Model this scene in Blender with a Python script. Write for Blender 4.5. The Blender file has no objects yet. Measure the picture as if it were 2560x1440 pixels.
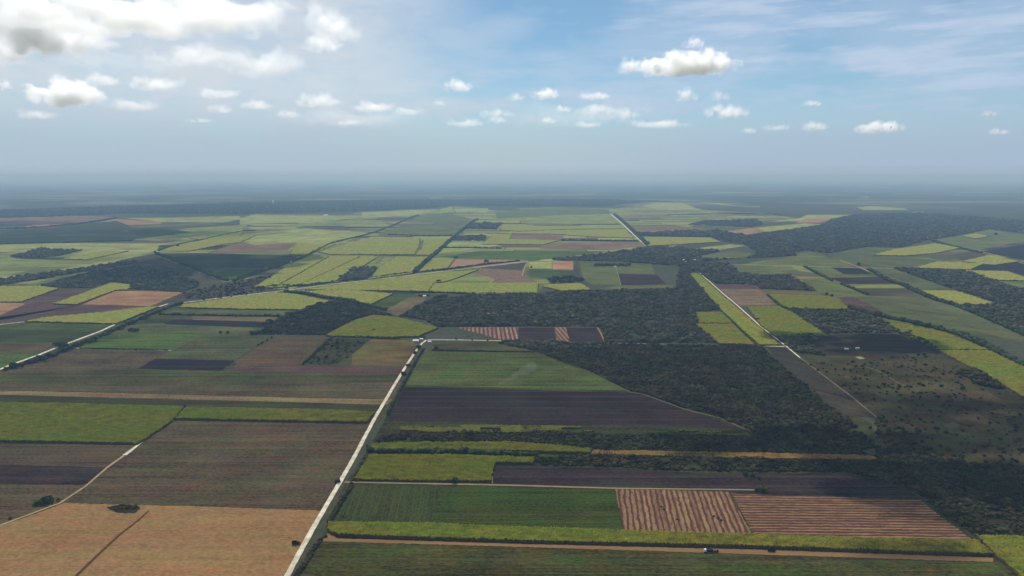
import bpy, math, random
import numpy as np
from mathutils import Vector, Matrix
random.seed(11)
RNG = np.random.default_rng(11)
scene = bpy.context.scene
C = scene.collection
R = math.radians

# ---------------------------------------------------------------- camera, sky, sun, exposure
CAM_H, FPX, PITCH = 300.0, 1795.0, R(8.87)
AF = np.array((0.80, 0.745, 0.58))                              # albedo scale
cam_data = bpy.data.cameras.new('camera')
cam = bpy.data.objects.new('camera', cam_data)
C.objects.link(cam)
cam.location = (0, 0, CAM_H)
cam.rotation_euler = (R(90) - PITCH, 0, 0)
cam_data.sensor_width = 36.0
cam_data.lens = 36.0 * FPX / 2560.0
cam_data.clip_start, cam_data.clip_end = 1.0, 200000.0
scene.camera = cam

SUN_EL, SUN_AZ = 55.0, -15.0          # the sun stands ahead of the camera, a little to the left
sun_data = bpy.data.lights.new('sun', 'SUN')
sun_data.energy, sun_data.angle, sun_data.color = 5.0, R(0.5), (1.0, 0.955, 0.88)
sun = bpy.data.objects.new('sun', sun_data)
C.objects.link(sun)
sun.rotation_euler = (R(90 - SUN_EL), 0, math.pi - R(SUN_AZ))
sun.location = (0, 0, 5000)
scene.view_settings.view_transform = 'Standard'
scene.view_settings.look = 'None'
scene.view_settings.exposure = 0.0
scene.view_settings.gamma = 1.0
scene.cycles.max_bounces = 14
scene.cycles.diffuse_bounces = 2
scene.cycles.volume_bounces = 10
scene.cycles.transparent_max_bounces = 32
scene.cycles.use_denoising = True
scene.cycles.denoising_prefilter = 'ACCURATE'

def nd(nt, kind, **kw):
    n = nt.nodes.new(kind)
    for k, v in kw.items():
        if k in n.inputs: n.inputs[k].default_value = v
        else: setattr(n, k, v)
    return n
def mth(nt, op, a, b=None, c=None, clamp=False):
    n = nt.nodes.new('ShaderNodeMath'); n.operation = op; n.use_clamp = clamp
    for i, v in enumerate((a, b, c)):
        if v is None: continue
        if isinstance(v, (int, float)): n.inputs[i].default_value = v
        else: nt.links.new(v, n.inputs[i])
    return n.outputs[0]
def mixc(nt, fac, a, b, blend='MIX'):
    n = nt.nodes.new('ShaderNodeMix'); n.data_type = 'RGBA'; n.blend_type = blend
    for s, v in ((n.inputs[0], fac), (n.inputs[6], a), (n.inputs[7], b)):
        if isinstance(v, (int, float)): s.default_value = v
        elif isinstance(v, tuple): s.default_value = v if len(v) == 4 else v + (1.0,)
        else: nt.links.new(v, s)
    return n.outputs[2]
def rng(nt, v, a, b, c=0.0, d=1.0, smooth=True):
    n = nt.nodes.new('ShaderNodeMapRange')
    n.interpolation_type = 'SMOOTHSTEP' if smooth else 'LINEAR'
    nt.links.new(v, n.inputs[0])
    for i, x in enumerate((a, b, c, d)): n.inputs[1 + i].default_value = x
    return n.outputs[0]
def noise(nt, vec, scale, detail=3.0, rough=0.55, w=None):
    n = nt.nodes.new('ShaderNodeTexNoise')
    n.inputs['Scale'].default_value = scale
    n.inputs['Detail'].default_value = detail
    n.inputs['Roughness'].default_value = rough
    nt.links.new(vec, n.inputs['Vector'])
    return n.outputs['Fac']
def mapping(nt, vec, scale=(1, 1, 1), rot=(0, 0, 0), loc=(0, 0, 0)):
    n = nt.nodes.new('ShaderNodeMapping')
    n.inputs['Scale'].default_value = scale
    n.inputs['Rotation'].default_value = rot
    n.inputs['Location'].default_value = loc
    nt.links.new(vec, n.inputs['Vector'])
    return n.outputs[0]

# the sky: a Nishita sky under thin high cloud (real cumulus clouds are built further down)
world = bpy.data.worlds.new('World'); scene.world = world
world.use_nodes = True
nt = world.node_tree; nt.nodes.clear()
SKY_STRENGTH = 0.085
sky = nd(nt, 'ShaderNodeTexSky', sky_type='NISHITA', sun_disc=False)
sky.sun_elevation, sky.sun_rotation = R(SUN_EL), R(SUN_AZ)
sky.air_density, sky.dust_density, sky.ozone_density, sky.altitude = 1.0, 0.3, 3.0, 300.0
bg1 = nd(nt, 'ShaderNodeBackground'); bg1.inputs[1].default_value = SKY_STRENGTH
nt.links.new(mixc(nt, 1.0, sky.outputs[0], (0.72, 0.97, 1.02), 'MULTIPLY'), bg1.inputs[0])
tc = nd(nt, 'ShaderNodeTexCoord')
sep = nd(nt, 'ShaderNodeSeparateXYZ'); nt.links.new(tc.outputs['Generated'], sep.inputs[0])
az = mth(nt, 'ARCTAN2', sep.outputs[0], sep.outputs[1])
el = mth(nt, 'ARCSINE', sep.outputs[2])
cmb = nd(nt, 'ShaderNodeCombineXYZ')
nt.links.new(az, cmb.inputs[0]); nt.links.new(el, cmb.inputs[1])
P = cmb.outputs[0]
# cirrus fanning up to the right, stratus veil on the left, pale band near the horizon
st = noise(nt, mapping(nt, P, (2.6, 17, 1), (0, 0, R(-9))), 2.1, 6, 0.6)
patch = noise(nt, mapping(nt, P, (1.0, 2.4, 1), (0, 0, R(-6)), (3.1, 0.7, 0)), 4.2, 4, 0.55)
cir = mth(nt, 'MULTIPLY', rng(nt, st, 0.30, 0.66), rng(nt, patch, 0.30, 0.54))
cir_r = mth(nt, 'MULTIPLY', mth(nt, 'MAXIMUM', cir, 0.22), rng(nt, az, -0.12, 0.34, 0.45, 1.0))
left = rng(nt, az, 0.06, -0.24, 0.0, 1.0)
lump = noise(nt, mapping(nt, P, (1, 2.3, 1)), 11.0, 6, 0.6)
left = mth(nt, 'MULTIPLY', left, rng(nt, lump, 0.25, 0.62, 0.62, 1.0))
mid = mth(nt, 'MULTIPLY', rng(nt, patch, 0.36, 0.62), 0.55)
hor = rng(nt, el, 0.150, 0.01, 0.0, 0.97)
band = mth(nt, 'MULTIPLY', rng(nt, el, 0.030, 0.075), rng(nt, el, 0.205, 0.095))
low = noise(nt, mapping(nt, P, (1, 4.2, 1), (0, 0, 0), (5.2, .3, 0)), 7.0, 6, .62)
band = mth(nt, 'MULTIPLY', band, rng(nt, low, .34, .62, .35, 1.0))
band = mth(nt, 'MULTIPLY', band, rng(nt, az, .62, .15, .5, .95))
veil = mth(nt, 'MAXIMUM', mth(nt, 'MAXIMUM', cir_r, left), mth(nt, 'MAXIMUM', mid, band))
vm = mth(nt, 'MAXIMUM', mth(nt, 'MULTIPLY', veil, 0.93), hor, clamp=True)
hcol = mixc(nt, rng(nt, az, -0.35, 0.65), (0.425, 0.53, 0.645), (0.39, 0.495, 0.645))
hcol = mixc(nt, rng(nt, mth(nt, 'ABSOLUTE', az), 0.30, 0.0, 0.0, 0.8), hcol, (0.445, 0.56, 0.625))
hcol = mixc(nt, rng(nt, el, -0.004, 0.016), (0.345, 0.455, 0.545), hcol)
vcol = mixc(nt, rng(nt, el, 0.03, 0.12), hcol, mixc(nt, rng(nt, az, -0.25, 0.15), (0.66, 0.72, 0.78), (0.52, 0.63, 0.79)))
bg2 = nd(nt, 'ShaderNodeBackground'); nt.links.new(vcol, bg2.inputs[0]); bg2.inputs[1].default_value = 1.0
mx = nd(nt, 'ShaderNodeMixShader')
nt.links.new(vm, mx.inputs[0]); nt.links.new(bg1.outputs[0], mx.inputs[1]); nt.links.new(bg2.outputs[0], mx.inputs[2])
out = nd(nt, 'ShaderNodeOutputWorld'); nt.links.new(mx.outputs[0], out.inputs[0])

# ---------------------------------------------------------------- helpers
CT, ST = math.cos(PITCH), math.sin(PITCH)
def G(px, py, z=0.0):
    """the point of the level ground seen at a place of the photograph (2560 x 1440)"""
    u, v = (px - 1280) / FPX, -(py - 720) / FPX
    d = (u, CT + v * ST, -ST + v * CT)
    t = (CAM_H - z) / -d[2]
    return (d[0] * t, d[1] * t)
def tag(o, label=None, cat=None, group=None, kind=None):
    if label: o['label'] = label
    if cat: o['category'] = cat
    if group: o['group'] = group
    if kind: o['kind'] = kind
    return o
def mesh_np(name, V, F, mats=None, mi=None, smooth=False):
    """V (n,3); F an (m,k) array or list of such arrays"""
    Fs = F if isinstance(F, list) else [F]
    Fs = [np.asarray(f, np.int32) for f in Fs if len(f)]
    me = bpy.data.meshes.new(name)
    V = np.asarray(V, np.float32)
    me.vertices.add(len(V)); me.vertices.foreach_set('co', V.ravel())
    nl = sum(f.size for f in Fs); npoly = sum(len(f) for f in Fs)
    me.loops.add(nl); me.polygons.add(npoly)
    me.loops.foreach_set('vertex_index', np.concatenate([f.ravel() for f in Fs]))
    tot = np.concatenate([np.full(len(f), f.shape[1], np.int32) for f in Fs])
    start = np.concatenate([[0], np.cumsum(tot)[:-1]]).astype(np.int32)
    me.polygons.foreach_set('loop_start', start)
    me.polygons.foreach_set('loop_total', tot)
    if mi is not None: me.polygons.foreach_set('material_index', np.asarray(mi, np.int32))
    me.update(calc_edges=True)
    if smooth: me.polygons.foreach_set('use_smooth', np.ones(npoly, bool))
    for m in mats or (): me.materials.append(m)
    return me
def link(name, me, parent=None, loc=(0, 0, 0), rz=0.0):
    o = bpy.data.objects.new(name, me); C.objects.link(o)
    o.location = loc; o.rotation_euler = (0, 0, rz)
    if parent: o.parent = parent
    return o
def empty(name, loc, rz=0.0):
    o = bpy.data.objects.new(name, None); C.objects.link(o)
    o.location = loc; o.rotation_euler = (0, 0, rz); o.empty_display_size = 0.5
    return o
def inside(poly, X, Y):
    r = np.zeros(X.shape, bool); n = len(poly)
    for i in range(n):
        x1, y1 = poly[i]; x2, y2 = poly[(i + 1) % n]
        if y1 == y2: continue
        c = ((y1 > Y) != (y2 > Y)) & (X < (x2 - x1) * (Y - y1) / (y2 - y1) + x1)
        r ^= c
    return r
def pts(flat): return [(flat[i], flat[i + 1]) for i in range(0, len(flat), 2)]

# unit icosahedra
def ico(sub):
    t = (1 + 5 ** .5) / 2
    V = np.array([(-1,t,0),(1,t,0),(-1,-t,0),(1,-t,0),(0,-1,t),(0,1,t),(0,-1,-t),(0,1,-t),(t,0,-1),(t,0,1),(-t,0,-1),(-t,0,1)], float)
    V /= np.linalg.norm(V[0])
    F = [(0,11,5),(0,5,1),(0,1,7),(0,7,10),(0,10,11),(1,5,9),(5,11,4),(11,10,2),(10,7,6),(7,1,8),(3,9,4),(3,4,2),(3,2,6),(3,6,8),(3,8,9),(4,9,5),(2,4,11),(6,2,10),(8,6,7),(9,8,1)]
    for _ in range(sub):
        V = list(map(tuple, V)); mid = {}; NF = []
        def m(a, b):
            k = (min(a, b), max(a, b))
            if k not in mid:
                p = np.array(V[a]) + np.array(V[b]); p /= np.linalg.norm(p)
                V.append(tuple(p)); mid[k] = len(V) - 1
            return mid[k]
        for a, b, c in F:
            ab, bc, ca = m(a, b), m(b, c), m(c, a)
            NF += [(a, ab, ca), (b, bc, ab), (c, ca, bc), (ab, bc, ca)]
        F = NF; V = np.array(V)
    return np.array(V), np.array(F)
ICO0, ICO1, ICO2 = ico(0), ico(1), ico(2)
def blobs(cen, rad, base=ICO0, jit=0.3):
    """many lumpy leaf clumps: cen (n,3), rad (n,3)"""
    bv, bf = base
    n, k = len(cen), len(bv)
    j = 1 + RNG.uniform(-jit, jit, (n, k, 1))
    V = cen[:, None, :] + bv[None] * rad[:, None, :] * j + RNG.normal(0, jit * .18, (n, k, 3)) * rad[:, None, :]
    F = bf[None] + (np.arange(n) * k)[:, None, None]
    return V.reshape(-1, 3), F.reshape(-1, 3)

# ---------------------------------------------------------------- materials
def material(name):
    m = bpy.data.materials.new(name); m.use_nodes = True
    m.node_tree.nodes.clear()
    return m, m.node_tree
def finish(nt, shader):
    o = nd(nt, 'ShaderNodeOutputMaterial'); nt.links.new(shader, o.inputs[0])
def diffuse(nt, col, bump=None, strength=0.5, dist=1.0):
    d = nd(nt, 'ShaderNodeBsdfDiffuse', Roughness=0.6)
    if isinstance(col, tuple): d.inputs[0].default_value = col + (1.0,)
    else: nt.links.new(col, d.inputs[0])
    if bump is not None:
        b = nd(nt, 'ShaderNodeBump', Strength=strength, Distance=dist)
        nt.links.new(bump, b.inputs['Height']); nt.links.new(b.outputs[0], d.inputs['Normal'])
    return d
def offset_coords(nt):
    """object coordinates (rows run along local x), shifted by a random amount per field"""
    tc = nd(nt, 'ShaderNodeTexCoord'); oi = nd(nt, 'ShaderNodeObjectInfo')
    cb = nd(nt, 'ShaderNodeCombineXYZ')
    s = mth(nt, 'MULTIPLY', oi.outputs['Random'], 900.0)
    nt.links.new(s, cb.inputs[2])
    va = nd(nt, 'ShaderNodeVectorMath', operation='ADD')
    nt.links.new(tc.outputs['Object'], va.inputs[0]); nt.links.new(cb.outputs[0], va.inputs[1])
    return va.outputs[0], tc.outputs['Object'], oi
def scale_col(nt, col, f):
    n = nd(nt, 'ShaderNodeVectorMath', operation='SCALE')
    nt.links.new(col, n.inputs[0]); nt.links.new(f, n.inputs['Scale'])
    return n.outputs[0]

def mat_field(name, row=0.35, patchy=0.3, grain=0.25, green=0.25, lines=0.0, line_gap=9.0):
    m, nt = material(name)
    v, raw, oi = offset_coords(nt)
    big = noise(nt, v, 0.011, 5, 0.6)
    med = noise(nt, mapping(nt, v, (0.25, 1, 1)), 0.055, 4, 0.6)
    rows = noise(nt, mapping(nt, v, (0.012, 1, 1)), 0.42, 3, 0.7)
    rows2 = noise(nt, mapping(nt, v, (0.006, 1, 1)), 0.11, 3, 0.6)
    fine = noise(nt, mapping(nt, v, (0.5, 1, 1)), 0.55, 4, 0.7)
    f = mth(nt, 'ADD', 1.0, mth(nt, 'MULTIPLY', mth(nt, 'SUBTRACT', rows, .5), row * 3))
    f = mth(nt, 'ADD', f, mth(nt, 'MULTIPLY', mth(nt, 'SUBTRACT', rows2, .5), row * 2))
    f = mth(nt, 'ADD', f, mth(nt, 'MULTIPLY', mth(nt, 'SUBTRACT', big, .5), patchy * 2.2))
    f = mth(nt, 'ADD', f, mth(nt, 'MULTIPLY', mth(nt, 'SUBTRACT', med, .5), patchy * 1.3))
    f = mth(nt, 'ADD', f, mth(nt, 'MULTIPLY', mth(nt, 'SUBTRACT', fine, .5), grain * 3.4))
    f = mth(nt, 'MAXIMUM', f, 0.25)
    col = scale_col(nt, oi.outputs['Color'], f)
    tint = mixc(nt, rng(nt, med, .42, .68, 0, green), col, mixc(nt, 1.0, col, (0.78, 1.14, 0.75), 'MULTIPLY'))
    tint = mixc(nt, rng(nt, noise(nt, v, 0.03, 4), .45, .7, 0, green), tint, mixc(nt, 1.0, tint, (1.25, .97, .9), 'MULTIPLY'))
    if lines:
        s = nd(nt, 'ShaderNodeSeparateXYZ'); nt.links.new(raw, s.inputs[0])
        w = mth(nt, 'FRACT', mth(nt, 'DIVIDE', s.outputs[1], line_gap))
        l = mth(nt, 'MULTIPLY', rng(nt, mth(nt, 'ABSOLUTE', mth(nt, 'SUBTRACT', w, .5)), 0.12, 0.03), rng(nt, noise(nt, v, .05, 3), .3, .6, .15, 1))
        tint = mixc(nt, mth(nt, 'MULTIPLY', l, lines), tint, (0.085, 0.085, 0.062))
    finish(nt, diffuse(nt, tint, fine, 0.6, 0.5).outputs[0])
    return m
M_SOIL = mat_field('tilled_soil', 0.55, 0.72, 0.95, 0.8, 0.22, 23.0)
M_BARE = mat_field('raked_bare_soil', 0.18, 0.22, 0.55, 0.45)
M_CROP = mat_field('low_crop', 0.62, 0.75, 1.0, 1.0, 0.20, 27.0)
M_ROWCROP = mat_field('low_crop_with_tramlines', 0.3, 0.5, 0.8, 0.6, 0.5, 6.4)
M_TRACK = mat_field('packed_earth', 0.2, 0.2, 0.2, 0.15)
M_GRASS = mat_field('rough_grass', 0.08, 1.1, 0.75, 0.9)

def mat_stripe(name, gap, duty, straw, wob=0.6):
    """bare rows between rows of straw; rows along local x"""
    m, nt = material(name)
    v, raw, oi = offset_coords(nt)
    s = nd(nt, 'ShaderNodeSeparateXYZ'); nt.links.new(raw, s.inputs[0])
    wb = mth(nt, 'MULTIPLY', mth(nt, 'SUBTRACT', noise(nt, mapping(nt, v, (.3, 1, 1)), .25, 4, .7), .5), wob * gap)
    y = mth(nt, 'DIVIDE', mth(nt, 'ADD', s.outputs[1], wb), gap)
    tri = mth(nt, 'ABSOLUTE', mth(nt, 'SUBTRACT', mth(nt, 'FRACT', y), .5))
    st = rng(nt, tri, duty - .06, duty + .10)
    brk = noise(nt, mapping(nt, v, (.22, .8, 1)), .30, 5, .75)
    st = mth(nt, 'MULTIPLY', st, mth(nt, 'MULTIPLY', rng(nt, brk, .28, .56, .12, 1), rng(nt, noise(nt, mapping(nt, v, (.012, 1, 1)), .16, 2), .3, .6, .45, 1)))
    fine = noise(nt, v, .8, 3, .7)
    f = mth(nt, 'ADD', .6, mth(nt, 'MULTIPLY', fine, .8))
    col = mixc(nt, st, oi.outputs['Color'], straw)
    col = scale_col(nt, col, f)
    finish(nt, diffuse(nt, col, fine, .6, .4).outputs[0])
    return m
M_STRIPE = mat_stripe('soil_with_straw_rows', 5.0, .20, (0.27, .165, .088), 1.1)
M_STRIPE2 = mat_stripe('soil_with_close_straw_rows', 5.0, .27, (0.25, .150, .078), 1.0)
M_STRIPE3 = mat_stripe('red_soil_with_pale_rows', 8.2, .22, (0.30, .195, .14))

def mat_cane():
    m, nt = material('cane_leaves')
    v, raw, oi = offset_coords(nt)
    big = noise(nt, mapping(nt, v, (.35, 1, 1)), 0.018, 5, .62)
    clump = noise(nt, mapping(nt, v, (.6, 1, 1)), 0.15, 5, .7)
    fine = noise(nt, v, .8, 3, .7)
    f = mth(nt, 'ADD', mth(nt, 'MULTIPLY', mth(nt, 'SUBTRACT', clump, .5), 2.1), mth(nt, 'MULTIPLY', mth(nt, 'SUBTRACT', fine, .5), 1.5))
    f = mth(nt, 'ADD', f, mth(nt, 'MULTIPLY', mth(nt, 'SUBTRACT', big, .5), 1.2))
    f = mth(nt, 'MAXIMUM', mth(nt, 'ADD', f, 1.0), .22)
    col = scale_col(nt, oi.outputs['Color'], f)
    col = mixc(nt, rng(nt, big, .40, .62, 0, .95), col, mixc(nt, 1.0, col, (.62, .84, .70), 'MULTIPLY'))
    col = mixc(nt, rng(nt, noise(nt, v, .06, 5, .65), .50, .70, 0, .8), col, mixc(nt, 1.0, col, (1.25, .98, .9), 'MULTIPLY'))
    d = diffuse(nt, col)
    t = nd(nt, 'ShaderNodeBsdfTranslucent'); nt.links.new(col, t.inputs[0])
    a = nd(nt, 'ShaderNodeMixShader'); a.inputs[0].default_value = .22
    nt.links.new(d.outputs[0], a.inputs[1]); nt.links.new(t.outputs[0], a.inputs[2])
    finish(nt, a.outputs[0])
    return m
M_CANE = mat_cane()
def mat_plain(name, a, b, scale=.5, rough=True):
    m, nt = material(name)
    tc = nd(nt, 'ShaderNodeTexCoord')
    n = noise(nt, tc.outputs['Object'], scale, 4, .65)
    col = mixc(nt, rng(nt, n, .3, .7), a, b)
    finish(nt, diffuse(nt, col).outputs[0])
    return m
M_STALK = mat_plain('cane_stalks', (.10, .065, .035), (.05, .04, .02), .6)
M_WHITE_ROAD = None
def mat_road():
    m, nt = material('white_limestone')
    g = nd(nt, 'ShaderNodeNewGeometry')
    n = noise(nt, g.outputs['Position'], .12, 5, .65)
    n2 = noise(nt, mapping(nt, g.outputs['Position'], (1, .12, 1)), .9, 4, .7)
    col = mixc(nt, rng(nt, n, .35, .65), (.72, .65, .51), (.50, .44, .33))
    col = mixc(nt, rng(nt, n2, .50, .72, 0, .75), col, (.28, .24, .17))
    finish(nt, diffuse(nt, col).outputs[0])
    return m
M_WHITE_ROAD = mat_road()
def mat_foliage(name, cols, patch=0.012, trans=.15):
    """leaf clumps: colour differs from clump to clump and drifts across the wood"""
    m, nt = material(name)
    g = nd(nt, 'ShaderNodeNewGeometry')
    r = g.outputs['Random Per Island']
    n = noise(nt, g.outputs['Position'], patch, 4, .6)
    a = mixc(nt, rng(nt, n, .38, .62), cols[0], cols[1])
    a = mixc(nt, rng(nt, r, .55, .95), a, cols[2])
    f = mth(nt, 'ADD', .72, mth(nt, 'MULTIPLY', mth(nt, 'FRACT', mth(nt, 'MULTIPLY', r, 17.3)), .5))
    f = mth(nt, 'MULTIPLY', f, rng(nt, noise(nt, g.outputs['Position'], patch * 3.1, 5, .7), .34, .66, .55, 1.6))
    a = scale_col(nt, a, f)
    d = diffuse(nt, a)
    t = nd(nt, 'ShaderNodeBsdfTranslucent'); nt.links.new(a, t.inputs[0])
    x = nd(nt, 'ShaderNodeMixShader'); x.inputs[0].default_value = trans
    nt.links.new(d.outputs[0], x.inputs[1]); nt.links.new(t.outputs[0], x.inputs[2])
    finish(nt, x.outputs[0])
    return m
M_WOOD = mat_foliage('woodland_leaves', ((.050, .055, .026), (.072, .062, .036), (.090, .080, .054)))
M_WOOD_GREY = mat_foliage('grey_woodland_leaves', ((.044, .046, .020), (.062, .052, .030), (.076, .070, .046)))
M_SCRUB = mat_foliage('scrub_leaves', ((.026, .030, .011), (.046, .035, .017), (.050, .042, .022)))
M_TREE = mat_foliage('tree_leaves', ((.036, .052, .020), (.045, .058, .024), (.062, .072, .032)), .05)
M_BARK = mat_plain('bark', (.10, .075, .055), (.05, .04, .03), 3.0)
def mat_ground():
    m, nt = material('forest_floor')
    g = nd(nt, 'ShaderNodeNewGeometry'); p = g.outputs['Position']
    big = noise(nt, mapping(nt, p, (.55, 1, 1)), .0011, 6, .6)
    mid = noise(nt, p, .008, 5, .65)
    fine = noise(nt, p, .09, 4, .7)
    v = nd(nt, 'ShaderNodeTexVoronoi', Scale=0.0019)
    nt.links.new(mapping(nt, p, (.55, 1, 1), (0, 0, .2)), v.inputs['Vector'])
    sp = nd(nt, 'ShaderNodeSeparateColor'); nt.links.new(v.outputs['Color'], sp.inputs[0])
    col = mixc(nt, rng(nt, mid, .36, .64), (.056, .062, .034), (.080, .070, .048))
    col = mixc(nt, rng(nt, big, .40, .62, 0, .7), col, (.044, .058, .032))
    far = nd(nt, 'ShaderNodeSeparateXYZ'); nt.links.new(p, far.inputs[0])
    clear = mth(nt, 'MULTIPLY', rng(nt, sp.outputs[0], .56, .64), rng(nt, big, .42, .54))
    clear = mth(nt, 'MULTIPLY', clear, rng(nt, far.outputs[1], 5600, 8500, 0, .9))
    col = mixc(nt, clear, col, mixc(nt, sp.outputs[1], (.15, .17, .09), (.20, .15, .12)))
    f = mth(nt, 'ADD', .35, mth(nt, 'MULTIPLY', fine, 1.3))
    finish(nt, diffuse(nt, scale_col(nt, col, f), fine, 1.0, 3.0).outputs[0])
    return m
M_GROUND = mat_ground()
def mat_parcels():
    """distant farmland: a patchwork of small plots, too far off to be told apart"""
    m, nt = material('distant_plots')
    g = nd(nt, 'ShaderNodeNewGeometry'); oi = nd(nt, 'ShaderNodeObjectInfo')
    s = nd(nt, 'ShaderNodeSeparateXYZ'); nt.links.new(g.outputs['Position'], s.inputs[0])
    X, Y = s.outputs[0], s.outputs[1]
    row = mth(nt, 'FLOOR', mth(nt, 'DIVIDE', Y, 95.0))
    xx = mth(nt, 'DIVIDE', mth(nt, 'ADD', mth(nt, 'SUBTRACT', X, mth(nt, 'MULTIPLY', Y, .10)), mth(nt, 'MULTIPLY', mth(nt, 'FRACT', mth(nt, 'MULTIPLY', row, .377)), 900.0)), 290.0)
    cb = nd(nt, 'ShaderNodeCombineXYZ'); nt.links.new(mth(nt, 'FLOOR', xx), cb.inputs[0]); nt.links.new(row, cb.inputs[1])
    w = nd(nt, 'ShaderNodeTexWhiteNoise', noise_dimensions='3D'); nt.links.new(cb.outputs[0], w.inputs['Vector'])
    sp = nd(nt, 'ShaderNodeSeparateColor'); nt.links.new(w.outputs['Color'], sp.inputs[0])
    base = oi.outputs['Color']
    col = scale_col(nt, base, mth(nt, 'ADD', .62, mth(nt, 'MULTIPLY', sp.outputs[0], .85)))
    col = mixc(nt, rng(nt, sp.outputs[1], .84, .86), col, (.11, .075, .058))
    col = mixc(nt, rng(nt, sp.outputs[2], .90, .92), col, (.030, .036, .020))
    ex = mth(nt, 'ABSOLUTE', mth(nt, 'SUBTRACT', mth(nt, 'FRACT', xx), .5))
    ey = mth(nt, 'ABSOLUTE', mth(nt, 'SUBTRACT', mth(nt, 'FRACT', mth(nt, 'DIVIDE', Y, 95.0)), .5))
    edge = mth(nt, 'MAXIMUM', rng(nt, ex, .478, .49), rng(nt, ey, .44, .47))
    col = mixc(nt, mth(nt, 'MULTIPLY', edge, .7), col, (.036, .042, .022))
    n = noise(nt, mapping(nt, g.outputs['Position'], (.3, 1, 1)), .03, 5, .7)
    col = scale_col(nt, col, mth(nt, 'ADD', .45, mth(nt, 'MULTIPLY', n, 1.1)))
    finish(nt, diffuse(nt, col).outputs[0])
    return m
M_PARCELS = mat_parcels()
# ---------------------------------------------------------------- builders for land
GROUPS = {'cane_field': 'sugar cane fields', 'bare_field': 'bare soil fields', 'crop_field': 'low green crop fields', 'striped_field': 'striped harvested fields'}
LAYER = [0]
def dist(p): return math.hypot(math.hypot(p[0], p[1]), CAM_H)
def rough_edge(W, amp=.22, step=2.4):
    """a field edge is never ruled: cut it into steps and shift each a little"""
    outp = []
    n = len(W)
    for i in range(n):
        a, b = np.array(W[i]), np.array(W[(i + 1) % n])
        L = np.linalg.norm(b - a); px = dist((a + b) / 2) / 718.0
        k = int(min(160, max(1, L / (px * step))))
        d = (b - a) / max(L, 1e-6); nrm = np.array([-d[1], d[0]])
        for j in range(k):
            o = 0 if j == 0 else random.uniform(-amp, amp) * px
            outp.append(tuple(a + (b - a) * j / k + nrm * o))
    return outp
def local(W, rz):
    c = np.mean(np.array(W), 0)
    ca, sa = math.cos(-rz), math.sin(-rz)
    L = [((x - c[0]) * ca - (y - c[1]) * sa, (x - c[0]) * sa + (y - c[1]) * ca) for x, y in W]
    return c, L
def sheet(name, flat, mat, col, z, label=None, cat=None, group=None, kind=None, rz=0.0, amp=.5):
    W = [G(*p) for p in pts(flat)]
    LAYER[0] += 1
    c, L = local(rough_edge(W, amp), rz)
    me = bpy.data.meshes.new(name)
    me.from_pydata([(x, y, 0) for x, y in L], [], [list(range(len(L)))])
    me.update()
    if me.polygons[0].normal.z < 0: me.flip_normals()
    me.materials.append(mat)
    o = link(name, me, None, (c[0], c[1], z + (LAYER[0] % 40) * .004), rz)
    o.color = tuple(q * k for q, k in zip(col, AF)) + (1.0,)
    return tag(o, label, cat, group, kind)
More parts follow.
